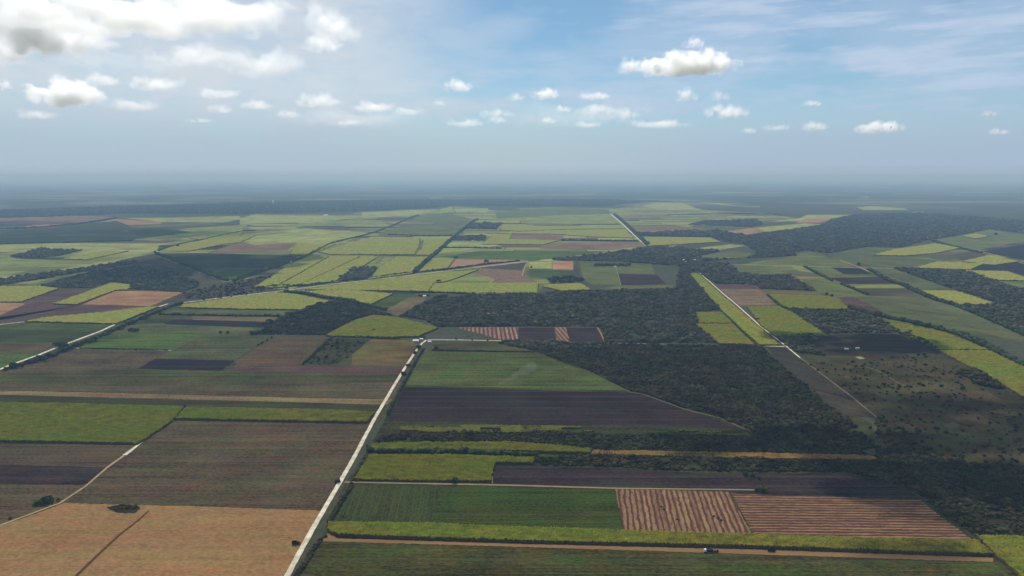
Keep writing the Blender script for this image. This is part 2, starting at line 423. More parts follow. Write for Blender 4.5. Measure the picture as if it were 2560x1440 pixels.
def cane(flat, col, label, h=2.8, rz=0.0, name='cane_field', cat='field', group='sugar cane fields', mats=None, cell=1.0, jz=.32, ragged=0.0):
    far = dist(np.mean(np.array([G(*p) for p in pts(flat)]), 0)) > 850
    W = [G(p[0], p[1], 2.5 if far else .5) for p in pts(flat)]      # the outline was taken along the tops
    c, L = local(rough_edge(W, .45, 2.2), rz)
    A = np.array(L); lo, hi = A.min(0), A.max(0)
    D = dist(c)
    s = max(.75, D / 718.0 * .95) * cell
    while (hi[0] - lo[0]) * (hi[1] - lo[1]) / s / s > 160000: s *= 1.15
    nx, ny = int((hi[0] - lo[0]) / s) + 2, int((hi[1] - lo[1]) / s) + 2
    X, Y = np.meshgrid(lo[0] + (np.arange(nx) + .5) * s, lo[1] + (np.arange(ny) + .5) * s, indexing='ij')
    I = inside(L, X, Y)
    gx, gy = np.meshgrid(lo[0] + np.arange(nx + 1) * s, lo[1] + np.arange(ny + 1) * s, indexing='ij')
    sh = gx.shape
    jx = RNG.uniform(-.32, .32, sh) * s; jy = RNG.uniform(-.32, .32, sh) * s
    k = max(2, int(14 / s))
    low = np.repeat(np.repeat(RNG.normal(0, 1, (nx // k + 2, ny // k + 2)), k, 0), k, 1)[:nx + 1, :ny + 1]
    gz = h * (1 + RNG.normal(0, jz, sh) * .6 + low * .05) + RNG.normal(0, .12 * s, sh)
    gz = np.clip(gz, h * .35, h * 1.7 + s * .2)
    top = np.stack([gx + jx, gy + jy, gz], -1).reshape(-1, 3)
    bot = np.stack([gx + jx, gy + jy, np.zeros(sh)], -1).reshape(-1, 3)
    N = len(top)
    idx = np.arange(N).reshape(sh)
    q = np.stack([idx[:-1, :-1], idx[1:, :-1], idx[1:, 1:], idx[:-1, 1:]], -1)
    Q = q[I]
    if ragged:
        k2 = max(3, int(9 / s)); kx = k2 * 3
        lowp = np.repeat(np.repeat(RNG.random((nx // kx + 2, ny // k2 + 2)), kx, 0), k2, 1)[:nx, :ny]
        I &= (.7 * lowp + .3 * RNG.random(I.shape)) > ragged
        Q = q[I]
    P = np.pad(I, 1)
    walls = []
    for (dx, dy, a, b) in ((-1, 0, 3, 0), (1, 0, 1, 2), (0, -1, 0, 1), (0, 1, 2, 3)):
        nb = P[1 + dx:1 + dx + nx, 1 + dy:1 + dy + ny]
        e = q[I & ~nb]
        if len(e): walls.append(np.stack([e[:, b], e[:, a], e[:, a] + N, e[:, b] + N], -1))
    Wl = np.concatenate(walls) if walls else np.zeros((0, 4), int)
    F = np.concatenate([Q, Wl])
    V = np.concatenate([top, bot])
    used = np.unique(F); re = np.full(len(V), -1); re[used] = np.arange(len(used))
    mi = np.concatenate([np.zeros(len(Q)), np.ones(len(Wl))]).astype(np.int32)
    me = mesh_np(name, V[used], re[F], mats or [M_CANE, M_STALK], mi)
    o = link(name, me, None, (c[0], c[1], .32), rz)
    o.color = tuple(q * k for q, k in zip(col, AF)) + (1.0,)
    return tag(o, label, cat, group)
def strip(name, line, width, mat, col, z, label=None, cat=None, group=None, kind='structure', amp=.12, ground=False):
    W = line if ground else [G(*p) for p in pts(line)]
    A = []
    for i in range(len(W) - 1):
        a, b = np.array(W[i]), np.array(W[i + 1]); L = np.linalg.norm(b - a)
        k = max(1, min(90, int(L / max(6, dist(a) / 718 * 2.5))))
        A += [tuple(a + (b - a) * j / k) for j in range(k)]
    A.append(W[-1]); A = np.array(A)
    T = np.gradient(A, axis=0); T /= np.linalg.norm(T, axis=1)[:, None]
    Nn = np.stack([-T[:, 1], T[:, 0]], -1)
    w = np.array([width] * len(A)) if np.isscalar(width) else np.interp(np.linspace(0, 1, len(A)), np.linspace(0, 1, len(width)), width)
    l = A + Nn * (w / 2 * (1 + RNG.uniform(-amp, amp, len(A))))[:, None]
    r = A - Nn * (w / 2 * (1 + RNG.uniform(-amp, amp, len(A))))[:, None]
    c = A.mean(0)
    V = np.concatenate([np.c_[l - c, np.zeros(len(A))], np.c_[r - c, np.zeros(len(A))]])
    n = len(A); i = np.arange(n - 1)
    F = np.stack([i + n, i + n + 1, i + 1, i], -1)
    me = mesh_np(name, V, F, [mat])
    LAYER[0] += 1
    o = link(name, me, None, (c[0], c[1], z + (LAYER[0] % 40) * .004))
    o.color = tuple(q * k for q, k in zip(col, AF)) + (1.0,)
    return tag(o, label, cat, group, kind)
def wood(name, flat, spacing, size, mat, label, kind='stuff', cat='woodland', per=2, base=None, tall=.62, skip=None, var=.45, group=None):
    """a mass of crowns over an area; spacing and crown radius in metres"""
    W = [G(*p) for p in pts(flat)]
    A = np.array(W); lo, hi = A.min(0), A.max(0)
    c = A.mean(0)
    nx, ny = int((hi[0] - lo[0]) / spacing) + 1, int((hi[1] - lo[1]) / spacing) + 1
    X, Y = np.meshgrid(lo[0] + (np.arange(nx) + .5) * spacing, lo[1] + (np.arange(ny) + .5) * spacing)
    X = X + RNG.uniform(-.48, .48, X.shape) * spacing; Y = Y + RNG.uniform(-.48, .48, Y.shape) * spacing
    m = inside(W, X, Y)
    if skip: m &= RNG.random(X.shape) > skip
    # thickets and thin places: crown size and cover drift across the wood
    ny_, nx_ = X.shape
    q = 9
    lf = np.repeat(np.repeat(RNG.random((ny_ // q + 2, nx_ // q + 2)), q, 0), q, 1)[:ny_, :nx_]
    q = 4
    mf = np.repeat(np.repeat(RNG.random((ny_ // q + 2, nx_ // q + 2)), q, 0), q, 1)[:ny_, :nx_]
    cover = .55 * lf + .45 * mf
    m &= (cover + RNG.uniform(-.12, .12, X.shape)) > .20
    grow = (.72 + .55 * cover)[m]
    x, y = X[m], Y[m]; n = len(x)
    if not n: return None
    s = size * grow * np.exp(RNG.normal(0, var, n)).clip(.42, 2.3)
    cs, rs = [], []
    for k in range(per):
        a = RNG.uniform(0, 2 * math.pi, n); q = 0 if k == 0 else .62
        f = 1.0 if k == 0 else RNG.uniform(.45, .75, n)
        zz = s * tall * (1.0 if k == 0 else RNG.uniform(.9, 1.75, n))
        cs.append(np.stack([x + np.cos(a) * s * q - c[0], y + np.sin(a) * s * q - c[1], zz], -1))
        rs.append(np.stack([s * f * RNG.uniform(.85, 1.15, n), s * f * RNG.uniform(.85, 1.15, n), s * f * tall], -1))
    V, F = blobs(np.concatenate(cs), np.concatenate(rs), base or ICO0, .30)
    o = link(name, mesh_np(name, V, F, [mat]), None, (c[0], c[1], 0))
    return tag(o, label, cat, group, kind)
def hedge(line, width, height, label, mat=None, name='hedgerow', dens=1.0, group='hedgerows between the fields'):
    W = [G(*p) for p in pts(line)]
    height *= .8; width *= .88
    cs = []
    for i in range(len(W) - 1):
        a, b = np.array(W[i]), np.array(W[i + 1]); L = np.linalg.norm(b - a)
        n = max(2, int(L / max(width * .42, dist(a) / 718 * .9) * dens * 2.0))
        t = (np.arange(n) + RNG.uniform(0, 1, n)) / n
        d = (b - a) / L; nr = np.array([-d[1], d[0]])
        cs.append(a + (b - a) * t[:, None] + nr * RNG.uniform(-.32, .32, (n, 1)) * width)
    A = np.concatenate(cs); c = A.mean(0); n = len(A)
    s = np.exp(RNG.normal(0, .28, n)).clip(.5, 1.6)
    rad = np.stack([s * width * .42, s * width * .42, s * height * .52], -1)
    cen = np.c_[A - c, rad[:, 2] * .9]
    V, F = blobs(cen, rad, ICO0, .32)
    o = link(name, mesh_np(name, V, F, [mat or M_TREE]), None, (c[0], c[1], 0))
    return tag(o, label, 'hedge', group)

# individual trees: a few shapes, each with tapered trunk, limbs and an uneven leafy crown
def tube(path, radii, n=7):
    V, F = [], []
    for i, (p, r) in enumerate(zip(path, radii)):
        for k in range(n):
            a = 2 * math.pi * k / n
            V.append((p[0] + r * math.cos(a), p[1] + r * math.sin(a), p[2]))
        if i:
            for k in range(n):
                F.append(((i - 1) * n + k, (i - 1) * n + (k + 1) % n, i * n + (k + 1) % n, i * n + k))
    return np.array(V), np.array(F)
def tree_meshes(seed, wide=1.0):
    rs = np.random.default_rng(seed)
    Vs, Fs, off = [], [], 0
    def addm(V, F):
        nonlocal off
        Vs.append(V); Fs.append(F + off); off += len(V)
    addm(*tube([(0, 0, 0), (.05, .02, .16), (.02, .05, .34), (.03, .03, .55)], [.05, .036, .028, .012]))
    for k in range(5):
        a = k * 1.26 + rs.uniform(-.4, .4); z0 = .2 + .05 * k
        q = rs.uniform(.22, .36) * wide
        addm(*tube([(.03, .03, z0), (q * .5 * math.cos(a), q * .5 * math.sin(a), z0 + .14), (q * math.cos(a), q * math.sin(a), z0 + .30)], [.02, .014, .006], 5))
    trunk = mesh_np('trunk', np.concatenate(Vs), np.concatenate(Fs), [M_BARK])
    n = 17
    a = rs.uniform(0, 2 * math.pi, n); q = np.sqrt(rs.uniform(0, 1, n)) * .36 * wide
    z = rs.uniform(.34, .80, n) - q * .35
    cen = np.stack([np.cos(a) * q, np.sin(a) * q, z], -1)
    r = rs.uniform(.11, .20, n)
    V, F = blobs(cen, np.stack([r * wide, r * wide, r * .85], -1), ICO1, .30)
    # loose leaf sprays breaking the outline
    m = 230
    ci = rs.integers(0, n, m)
    d = rs.normal(0, 1, (m, 3)); d /= np.linalg.norm(d, axis=1)[:, None]
    p = cen[ci] + d * r[ci][:, None] * rs.uniform(.9, 1.35, (m, 1))
    u = rs.normal(0, 1, (m, 3)); u /= np.linalg.norm(u, axis=1)[:, None]
    w = np.cross(u, d); w /= np.linalg.norm(w, axis=1)[:, None] + 1e-9
    sz = rs.uniform(.03, .065, (m, 1))
    LV = np.stack([p - u * sz, p + w * sz * .6, p + u * sz, p - w * sz * .6], 1).reshape(-1, 3)
    LF = np.arange(m * 4).reshape(-1, 4)
    crown = mesh_np('crown', np.concatenate([V, LV]), [F, LF + len(V)], [M_TREE])
    return trunk, crown
TREES = [tree_meshes(s, w) for s, w in ((1, 1.0), (2, 1.25), (3, .85), (4, 1.5))]
def tree(px, py, height, label, shape=None, name='tree', group='single trees', cat='tree'):
    x, y = G(px, py)
    e = empty(name, (x, y, 0), random.uniform(0, 6.28))
    tag(e, label, cat, group)
    t, c = TREES[random.randrange(4) if shape is None else shape]
    for nm, me in (('trunk', t), ('crown', c)):
        o = link(nm, me, e); o.scale = (height, height, height)
    return e
# ---------------------------------------------------------------- the ground
k = 90000.0
xs = np.array([-k, -20000, -6000, -2500, -1000, -300, 300, 1000, 2500, 6000, 20000, k])
ys = np.array([-3000, 0, 300, 800, 1500, 3000, 6000, 12000, 25000, 50000, 110000.0])
X, Y = np.meshgrid(xs, ys, indexing='ij')
V = np.stack([X, Y, np.zeros(X.shape)], -1).reshape(-1, 3)
I = np.arange(X.size).reshape(X.shape)
F = np.stack([I[:-1, :-1], I[1:, :-1], I[1:, 1:], I[:-1, 1:]], -1).reshape(-1, 4)
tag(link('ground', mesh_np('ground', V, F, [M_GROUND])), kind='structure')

# colours of the land (albedo)
K = dict(
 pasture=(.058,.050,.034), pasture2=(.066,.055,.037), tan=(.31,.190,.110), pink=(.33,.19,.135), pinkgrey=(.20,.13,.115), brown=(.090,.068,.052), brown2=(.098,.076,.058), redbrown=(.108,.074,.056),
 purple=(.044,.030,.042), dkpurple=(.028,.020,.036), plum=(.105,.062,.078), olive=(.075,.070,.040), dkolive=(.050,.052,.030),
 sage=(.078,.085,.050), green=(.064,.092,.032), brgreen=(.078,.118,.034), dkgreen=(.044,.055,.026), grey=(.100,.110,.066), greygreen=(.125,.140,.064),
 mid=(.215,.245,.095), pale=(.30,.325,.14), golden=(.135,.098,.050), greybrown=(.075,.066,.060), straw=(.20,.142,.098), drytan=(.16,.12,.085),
 cane=(.235,.240,.046), cane2=(.170,.182,.030), canef=(.40,.40,.115), goldcane=(.30,.180,.080))

# wide bases under the mosaic of fields
B = lambda flat, col, z=.06, mat=None: sheet('ground', flat, mat or M_CROP, K[col], z, kind='structure', amp=.6)
B([-300,640, 0,612, 120,606, 330,606, 470,592, 600,575, 600,545, 640,534, 860,538, 905,530, 1100,522, 1130,516, 1222,521, 1375,519, 1545,521, 1640,507, 1705,507, 1755,525, 1900,532, 1990,545, 1880,560, 1720,566, 1800,575, 1680,582, 1590,580, 1600,590, 1640,617, 1600,622, 1500,634, 1380,650, 1380,700, 1340,735, 985,735, 900,720, 730,728, 640,716, 700,690, 560,705, 390,640, 330,668, 230,690, 100,716, -300,740], 'mid', mat=M_PARCELS)
B([-300,930, 0,930, 120,880, 300,825, 400,780, 450,765, 740,770, 690,800, 640,840, 820,846, 1045,848, 1000,960, 960,1030, 0,1010, -300,1000], 'olive')
B([-300,1000, 0,1000, 975,1010, 930,1060, 800,1290, 680,1480, 560,1640, -400,1640], 'brown2')
B([-300,740, 0,712, 150,720, 330,722, 460,730, 400,772, 290,812, 60,890, 0,925, -300,990], 'olive')
B([1080,870, 1340,880, 1600,985, 1860,1072, 1900,1090, 2000,1150, 2200,1180, 2310,1250, 2440,1345, 2800,1345, 2900,1640, 640,1640, 760,1440, 860,1215, 940,1090, 1010,960], 'dkolive')
B([1740,560, 1900,552, 1990,548, 1910,560, 1880,585, 1720,570], 'grey')
B([1850,662, 2024,629, 2066,636, 2171,618, 2250,622, 2400,600, 2474,574, 2640,600, 2700,760, 2560,700, 2490,702, 2416,676, 2235,671, 2400,765, 2720,905, 2720,915, 2560,858, 2371,826, 2207,800, 2130,772, 2060,735, 1990,700], 'greygreen', mat=M_PARCELS)
B([1000,745, 1070,740, 1060,752, 1000,790, 960,780], 'drytan', .08)
B([1980,872, 2110,838, 2250,836, 2345,876, 2490,952, 2560,996, 2750,1080, 2750,1345, 2440,1345, 2320,1250, 2200,1185, 2190,1045, 2060,935], 'pasture', .07, M_GRASS)
B([2010,905, 2110,925, 2200,905, 2330,895, 2420,940, 2500,1000, 2540,1120, 2400,1105, 2300,1060, 2150,1000], 'pasture2', .11, M_GRASS)
B([1010,940, 1180,870, 1880,870, 2180,1060, 2190,1120, 1900,1090, 1610,985], 'dkolive', .05, M_GRASS)
B([1150,858, 1255,853, 1330,878, 1075,877, 1085,862], 'olive', .09, M_GRASS)

T, CG, SG = 'bare_field', 'crop_field', 'striped_field'
def f(name, col, label, flat, mat=None, z=.18, rz=0.0):
    mat = mat or (M_SOIL if name == T else M_CROP)
    return sheet(name, flat, mat, K[col] if isinstance(col, str) else col, z, label, 'field', GROUPS[name], rz=R(rz))
def c(col, label, flat, **kw):
    return cane(flat, K[col] if isinstance(col, str) else col, label, **kw)

# ---- near left, west of the long white road
f(T,'tan','large bare tan field in the lower left corner with a dark path across it',[160,1258,480,1266,803,1277,700,1460,640,1640,-320,1640,-320,1420,-60,1338,0,1316,90,1285],mat=M_BARE)
f(T,'brown','wide brown field beside the white road, just above the tan corner field',[435,1048,935,1058,805,1275,480,1265,166,1256,215,1217,272,1168,355,1106])
f(T,'brown','small brown field directly below the cane at the left edge',[-250,1098,0,1103,330,1110,266,1168,0,1161,-250,1157])
f(T,'purple','dark purple strip at the left edge, left of the pale dirt track',[-250,1157,0,1162,265,1169,226,1206,205,1213,0,1210,-250,1206])
f(T,'brown2','brownish ploughed strip below the dark purple strip, left edge',[-250,1208,0,1213,204,1216,160,1248,90,1256,0,1252,-250,1250])
f(T,'redbrown','reddish brown wedge between the dirt track and left edge',[-250,1252,0,1254,90,1257,150,1257,80,1284,0,1312,-60,1334,-250,1390])
c('cane2','bright green cane field at the left edge, left of the dark diagonal edge',[-250,1001,0,1006,230,1010,460,1017,430,1052,345,1108,0,1101,-250,1096])
c('cane2','narrow bright cane strip touching the white road above the wide brown field',[464,1018,600,1021,850,1025,936,1031,918,1055,600,1049,437,1046])
f(CG,'dkolive','dark olive strip between the tan stripe and the bright cane',[-250,983,0,988,700,1006,968,1013,955,1030,850,1023,461,1015,0,1004,-250,999])
f(T,'straw','long thin tan stripe running from the left edge to the white road',[-250,971,0,977,300,983,700,994,980,999,967,1012,700,1005,300,995,0,987,-250,982])
f(T,'brown2','long brown strip just above the thin tan stripe',[-250,956,0,962,300,966,1000,957,981,997,700,992,300,981,0,975,-250,969])
f(CG,'olive','long olive field crossing from left edge to the road below the dark rectangle',[-250,935,20,927,345,924,560,928,1012,937,1000,956,300,964,0,960,-250,954],rz=1)
f(T,'brown2','brown field below the bright green rectangle, right of the tree row',[182,871,300,873,430,877,389,898,346,922,240,925,22,926,62,913,115,894])
f(T,'dkpurple','small dark purple rectangle in the left middle',[388,897,585,902,555,927,345,922],z=.24)
f(CG,'sage','sage green field right of the bright green rectangle',[510,836,545,823,690,822,674,843,586,902,390,896,428,876])
f(CG,'brgreen','bright green rectangle right of the tree row along the left road',[279,832,400,832,505,837,425,874,300,871,197,869,240,848],z=.22)
f(CG,'grey','grey green strip holding a dark tree clump, above the bright green rectangle',[340,812,410,811,628,819,646,826,545,835,400,832,282,831,300,822])
f(T,'dkpurple','dark purple strip below the pale grey strip, left of the scrub triangle',[433,799,700,805,690,812,653,819,411,811])
f(CG,'dkgreen','small green wedge at the left end of the dark purple strip',[385,796,432,799,410,810,314,816,361,803])
f(T,'drytan','pale grey strip above the dark purple strip',[478,791,694,794,720,794,682,803,483,799])
f(CG,'grey','grey green strip below the large yellow cane field by the white highway',[444,770,600,775,748,777,727,789,560,787,400,786])
c('canef','large yellow green cane field just right of the tree lined road bend',[457,762,560,746,690,731,742,736,820,752,802,762,770,774,600,772,449,768])
f(CG,'green','green strip left of the tree row, under the yellow cane wedge',[-250,813,0,813,62,807,289,811,246,829,0,823,-250,822])
f(CG,'dkgreen','darker green strip left of the tree row, second below the yellow cane wedge',[-250,823,0,824,245,830,173,857,0,855,-250,856])
f(T,'redbrown','reddish brown strip left of the tree row at the left edge',[-250,858,0,858,144,861,122,874,85,881,0,884,-250,890])
f(CG,'brgreen','small bright green wedge beside the white road at the left edge',[-250,891,0,885,98,881,88,890,30,911,0,920,-250,1000])
c('canef','yellow green cane wedge left of the white road bend',[63,803,120,793,250,781,350,769,397,766,365,779,290,809,180,806])
f(T,'plum','purple brown ploughed field curving around the pink field at left',[0,791,64,760,50,757,150,723,228,722,195,738,126,760,160,763,203,763,369,767,250,780,83,799,0,809,-250,830,-250,850],rz=20)
f(T,'pink','pinkish tan patch at the left edge under a yellow cane field',[-250,757,0,757,50,757,63,760,0,789,-250,850])
f(T,'pink','bright pinkish tan field just above the white road bend at left',[290,727,380,728,457,732,411,751,376,766,290,763,204,762])
c('canef','yellow green cane field left of the bright pinkish field',[278,707,333,712,318,724,288,725,192,761,130,759,155,752,230,724])
c('canef','yellow cane field at the left edge above the pinkish patch',[-250,722,0,716,100,715,147,721,50,755,0,754,-250,752])

# ---- left, farther off
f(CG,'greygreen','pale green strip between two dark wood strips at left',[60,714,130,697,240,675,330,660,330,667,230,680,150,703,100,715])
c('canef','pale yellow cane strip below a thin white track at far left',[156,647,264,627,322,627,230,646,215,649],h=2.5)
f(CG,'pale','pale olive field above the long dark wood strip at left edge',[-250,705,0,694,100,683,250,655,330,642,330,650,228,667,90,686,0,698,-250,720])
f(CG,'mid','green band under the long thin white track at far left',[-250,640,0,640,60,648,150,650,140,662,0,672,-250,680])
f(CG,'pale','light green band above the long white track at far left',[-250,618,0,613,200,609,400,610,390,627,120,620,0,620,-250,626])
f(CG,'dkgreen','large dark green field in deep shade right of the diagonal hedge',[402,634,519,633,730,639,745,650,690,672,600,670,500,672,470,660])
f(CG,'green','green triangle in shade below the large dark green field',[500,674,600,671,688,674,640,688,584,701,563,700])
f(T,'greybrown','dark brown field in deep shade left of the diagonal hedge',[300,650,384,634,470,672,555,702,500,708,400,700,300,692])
f(T,'greybrown','grey brown triangular patch above the bend of the white highway',[412,751,458,732,520,719,600,700,700,684,700,690,634,716,700,723,712,724,620,739,460,757])
c('canef','yellow green cane field left of the road, upper left of the shaded field',[397,627,440,612,508,600,470,594,560,580,610,576,600,590,640,588,600,606,560,610,470,628],h=2.4)
f(T,'pinkgrey','pinkish brown field right of the hedge above the shaded field',[519,631,600,606,740,606,720,626,600,632])
f(CG,'pale','pale green field left of the first diagonal hedge, near the centre',[640,612,600,604,600,586,760,571,925,582,790,629,740,606])
c('canef','yellow strip beside the first diagonal hedge, below the pinkish brown field',[725,636,742,608,840,610,765,638],h=2.4)
for i,(fl,cc) in enumerate([([470,592,600,575,620,562,480,570,400,580],'mid'),([405,555,560,556,600,548,600,540,420,544,310,545],'pale'),([300,570,420,566,540,562,520,556,400,562],'greygreen'),
    ([600,560,760,556,900,545,640,536,600,545],'pale'),([640,575,760,566,940,562,980,555,900,548,760,558],'mid'),([330,600,420,588,470,590,400,602],'mid'),([905,545,1040,538,1100,523,905,531],'pale')]):
    f(CG,cc,['green field strip at far left beside the hedge under the dark band','long pale green strip along the far forest edge, left of centre','thin grey green strip below the far pink field','pale green field touching the far forest edge, near the centre','mid green strip in front of the pale field at far forest edge','small green strip above the thin white track at far left','pale far field at forest edge left of the first diagonal hedge'][i],fl)
f(T,'pinkgrey','far pinkish brown field at the left edge under the hazy forest',[-250,536,0,533,150,536,290,543,240,552,155,562,0,561,-250,566])
f(T,'pink','far pale pink strip at left above the dark shaded band',[62,564,155,560,150,564,133,568,70,569],z=.26)
f(T,'pink','far pink field right of the dark shaded band at left',[239,558,289,547,405,555,403,560,330,563,292,562])

f(CG,'dkgreen','dark field band with some cloud shade in its colour at the far left, lower',[-250,598,0,594,120,590,345,592,330,603,120,607,0,609,-250,613])  # far left cloud shade is partly put into this dark plot colour
f(CG,'dkolive','dark field band with some cloud shade in its colour at the far left, upper',[-250,578,0,576,120,570,290,552,330,566,300,580,120,588,0,592,-250,596])  # dark colour carries part of the cloud shade here too
f(CG,'dkgreen','dark wedge beside the far pink field at left',[300,568,420,572,480,580,400,590,350,590])
# ---- centre: diagonal cane strips between the hedges
c('canef','first yellow cane strip right of the shaded field, leftmost of the diagonal strips',[637,717,720,664,770,641,822,641,683,719],rz=R(64))
c('canef','second diagonal yellow cane strip from the left in the centre',[687,719,826,641,900,641,745,713],rz=R(64))
c('canef','third diagonal yellow cane strip, just left of the dark tree clump',[749,712,904,641,946,641,848,704],rz=R(64))
c('canef','diagonal yellow cane strip right of the dark tree clump',[948,668,992,641,1080,642,1036,682,1000,688,918,698,932,688],rz=R(64))
c('canef','yellow green cane block above the diagonal strips, right of the first hedge',[796,630,930,592,1050,594,1046,618,1036,636,830,636])
c('canef','green cane block left of the second diagonal hedge',[1054,622,1060,598,1120,597,1103,618,1088,637,1040,637])
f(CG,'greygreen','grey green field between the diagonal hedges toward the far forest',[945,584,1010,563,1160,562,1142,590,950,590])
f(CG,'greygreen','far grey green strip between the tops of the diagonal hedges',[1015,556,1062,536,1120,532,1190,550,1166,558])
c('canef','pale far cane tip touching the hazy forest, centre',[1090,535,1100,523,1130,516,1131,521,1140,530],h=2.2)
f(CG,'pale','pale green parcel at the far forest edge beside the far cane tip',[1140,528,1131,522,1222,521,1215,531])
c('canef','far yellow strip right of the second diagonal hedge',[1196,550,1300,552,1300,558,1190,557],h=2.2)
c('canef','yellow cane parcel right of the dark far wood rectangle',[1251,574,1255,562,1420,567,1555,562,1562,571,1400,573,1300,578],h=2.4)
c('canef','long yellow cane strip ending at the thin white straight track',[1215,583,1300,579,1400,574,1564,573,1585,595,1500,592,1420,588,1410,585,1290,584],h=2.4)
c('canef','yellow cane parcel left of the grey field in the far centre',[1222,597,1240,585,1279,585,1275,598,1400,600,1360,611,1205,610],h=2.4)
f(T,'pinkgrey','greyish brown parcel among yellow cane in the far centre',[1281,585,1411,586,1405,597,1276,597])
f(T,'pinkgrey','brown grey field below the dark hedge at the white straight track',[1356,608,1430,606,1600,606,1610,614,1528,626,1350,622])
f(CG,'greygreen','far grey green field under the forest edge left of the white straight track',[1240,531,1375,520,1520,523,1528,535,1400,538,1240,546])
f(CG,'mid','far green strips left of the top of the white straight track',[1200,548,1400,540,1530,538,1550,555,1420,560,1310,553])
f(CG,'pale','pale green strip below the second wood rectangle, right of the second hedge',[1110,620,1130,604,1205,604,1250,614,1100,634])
f(CG,'brgreen','bright green crop strip above the pinkish striped field in the centre',[1096,642,1200,627,1519,628,1390,646,1322,652,1139,646])
f(T,'pink','pinkish striped field above the highway, right of the second hedge',[1140,648,1300,651,1318,655,1200,667,1120,672],mat=M_STRIPE3,rz=66)
c('canef','small yellow cane parcel where the second hedge meets the highway',[1084,651,1136,648,1118,672,1042,681],rz=R(60))
c('canef','long yellow cane field along the lower side of the highway',[760,724,870,709,1040,690,1196,674,1165,686,1118,703,1083,708,1070,728,903,725])
c('canef','long yellow green cane strip above the dark scrub in the centre',[1073,728,1084,709,1300,708,1346,709,1343,733,1200,735])
f(CG,'mid','small green parcel left of the reddish striped field',[1120,703,1167,686,1180,684,1238,697,1222,707,1128,708],z=.3)
f(T,'redbrown','reddish striped field below the highway in the centre',[1200,671,1316,677,1306,690,1345,705,1226,707,1240,697,1182,684],mat=M_STRIPE3,rz=20)
f(T,'greybrown','grey hatched wedge at the junction below the highway',[1201,669,1318,655,1304,676,1214,671],mat=M_ROWCROP,rz=64)
f(CG,'pale','pale green parcel left of the pink square',[1321,656,1380,653,1380,671,1325,672])
f(T,(.42,.235,.165),'bright pink bare square in the middle distance',[1381,653,1433,654,1433,675,1381,674])
f(T,'greybrown','narrow grey column right of the pink square',[1434,654,1446,655,1447,689,1434,690],rz=90)
f(CG,'green','dark green parcel below the pink square',[1322,673,1433,676,1433,690,1378,697,1320,692])
f(CG,'greygreen','green field right of the narrow grey column',[1448,656,1489,657,1538,667,1544,684,1551,713,1480,711,1458,698])
f(CG,'greygreen','green field above the small purple rectangle right of centre',[1490,657,1628,658,1637,686,1545,683,1539,667])
f(T,'purple','purple rectangle right of centre above the dark forest',[1545,685,1642,687,1667,711,1552,713])
c('canef','bright yellow cane parcel right of the big tree clump, centre',[1355,716,1368,711,1450,708,1480,724,1404,727,1378,720])
f(CG,'greygreen','thin pale green strip under the purple rectangle',[1490,723,1552,714,1682,712,1682,722,1600,725])
c('canef','yellow cane arrow pointing right, above the scrub triangle',[752,730,830,723,905,727,983,735,920,763,850,745])
f(CG,'green','dark green wedge right of the cane arrow',[986,736,1034,737,967,774,953,779,922,764])
c('cane','lens shaped bright yellow cane field above the farm buildings',[814,839,844,822,894,798,933,788,969,790,1017,799,1096,819,1044,841,947,843],cell=.8)
f(T,'redbrown','reddish field below the scrub triangle, left of the rough grass',[684,843,825,845,756,912,586,918,592,902])
f(CG,'dkolive','dark rough grass plot left of the golden plot',[828,845,928,848,878,888,836,914,758,912],mat=M_GRASS)
f(CG,'golden','golden brown grass plot beside the farm, left of the white road',[929,848,1036,851,1044,868,1023,915,880,914,879,888],mat=M_GRASS)
f(T,'plum','thin purple strip below the golden grass plot',[590,919,760,915,1020,917,1011,935,560,927])

# ---- near right, east of the long white road
f(CG,(.082,.100,.038),'large green field right of the white road, with thin smoke above it',[1068,878,1200,879,1340,881,1400,905,1478,934,1562,976,1400,974,1200,968,1014,963,1040,918])
f(T,(.032,.022,.033),'wide dark purple ploughed field below the large green field',[1010,969,1200,973,1420,978,1592,983,1611,988,1714,1026,1500,1022,990,1010],z=.2)
f(T,(.040,.026,.037),'lower lined part of the purple field beside the white road',[990,1010,1500,1023,1715,1027,1765,1039,1856,1072,1600,1064,1200,1057,966,1053],mat=M_SOIL)
c((.17,.18,.045),'patchy low yellow cane strip under the purple field',[1000,1063,1200,1060,1480,1064,1485,1076,1250,1079,1000,1077],h=1.5,ragged=.48)
c((.15,.17,.045),'patchy yellow strip at the right end of the purple field',[1640,1069,1860,1077,1885,1088,1720,1083],h=1.5,ragged=.42)
c('cane2','thin bright cane strip above the long dark hedge',[929,1113,1040,1110,1283,1109,1400,1118,1480,1127,1476,1136,1300,1131,926,1127],ragged=.12)
c('goldcane','long thin golden dry strip running right from the thin cane strip',[1480,1127,1700,1131,1900,1134,2080,1138,2185,1142,2193,1147,2186,1151,1860,1147,1478,1137],h=1.5,ragged=.2)
c('cane2','cane block beside the white road with a notch cut by the brown field',[924,1141,1130,1141,1337,1148,1334,1161,1238,1160,1230,1190,1228,1207,1050,1206,885,1203,905,1170])
f(T,'purple','long purple brown field with fine rows, right of the notched cane block',[1240,1164,1330,1164,1533,1172,1839,1187,1860,1182,2124,1184,2200,1202,2263,1223,2303,1248,1860,1239,1826,1228,1533,1221,1232,1209],mat=M_SOIL)
f(CG,(.050,.062,.024),'green field with pale lines running away, beside the white road',[879,1213,1100,1215,1070,1311,950,1309,829,1307,850,1265],mat=M_ROWCROP,rz=93)
f(CG,(.044,.060,.017),'dark green crop field left of the wide striped field',[1104,1215,1300,1217,1534,1223,1557,1327,1300,1319,1074,1311])
sheet('striped_field',[1538,1223,1680,1226,1822,1230,1882,1340,1720,1334,1559,1330],M_STRIPE,(.105,.052,.044),.19,'field of tan and brown stripes running away from the viewer','field',GROUPS[SG],rz=R(84))
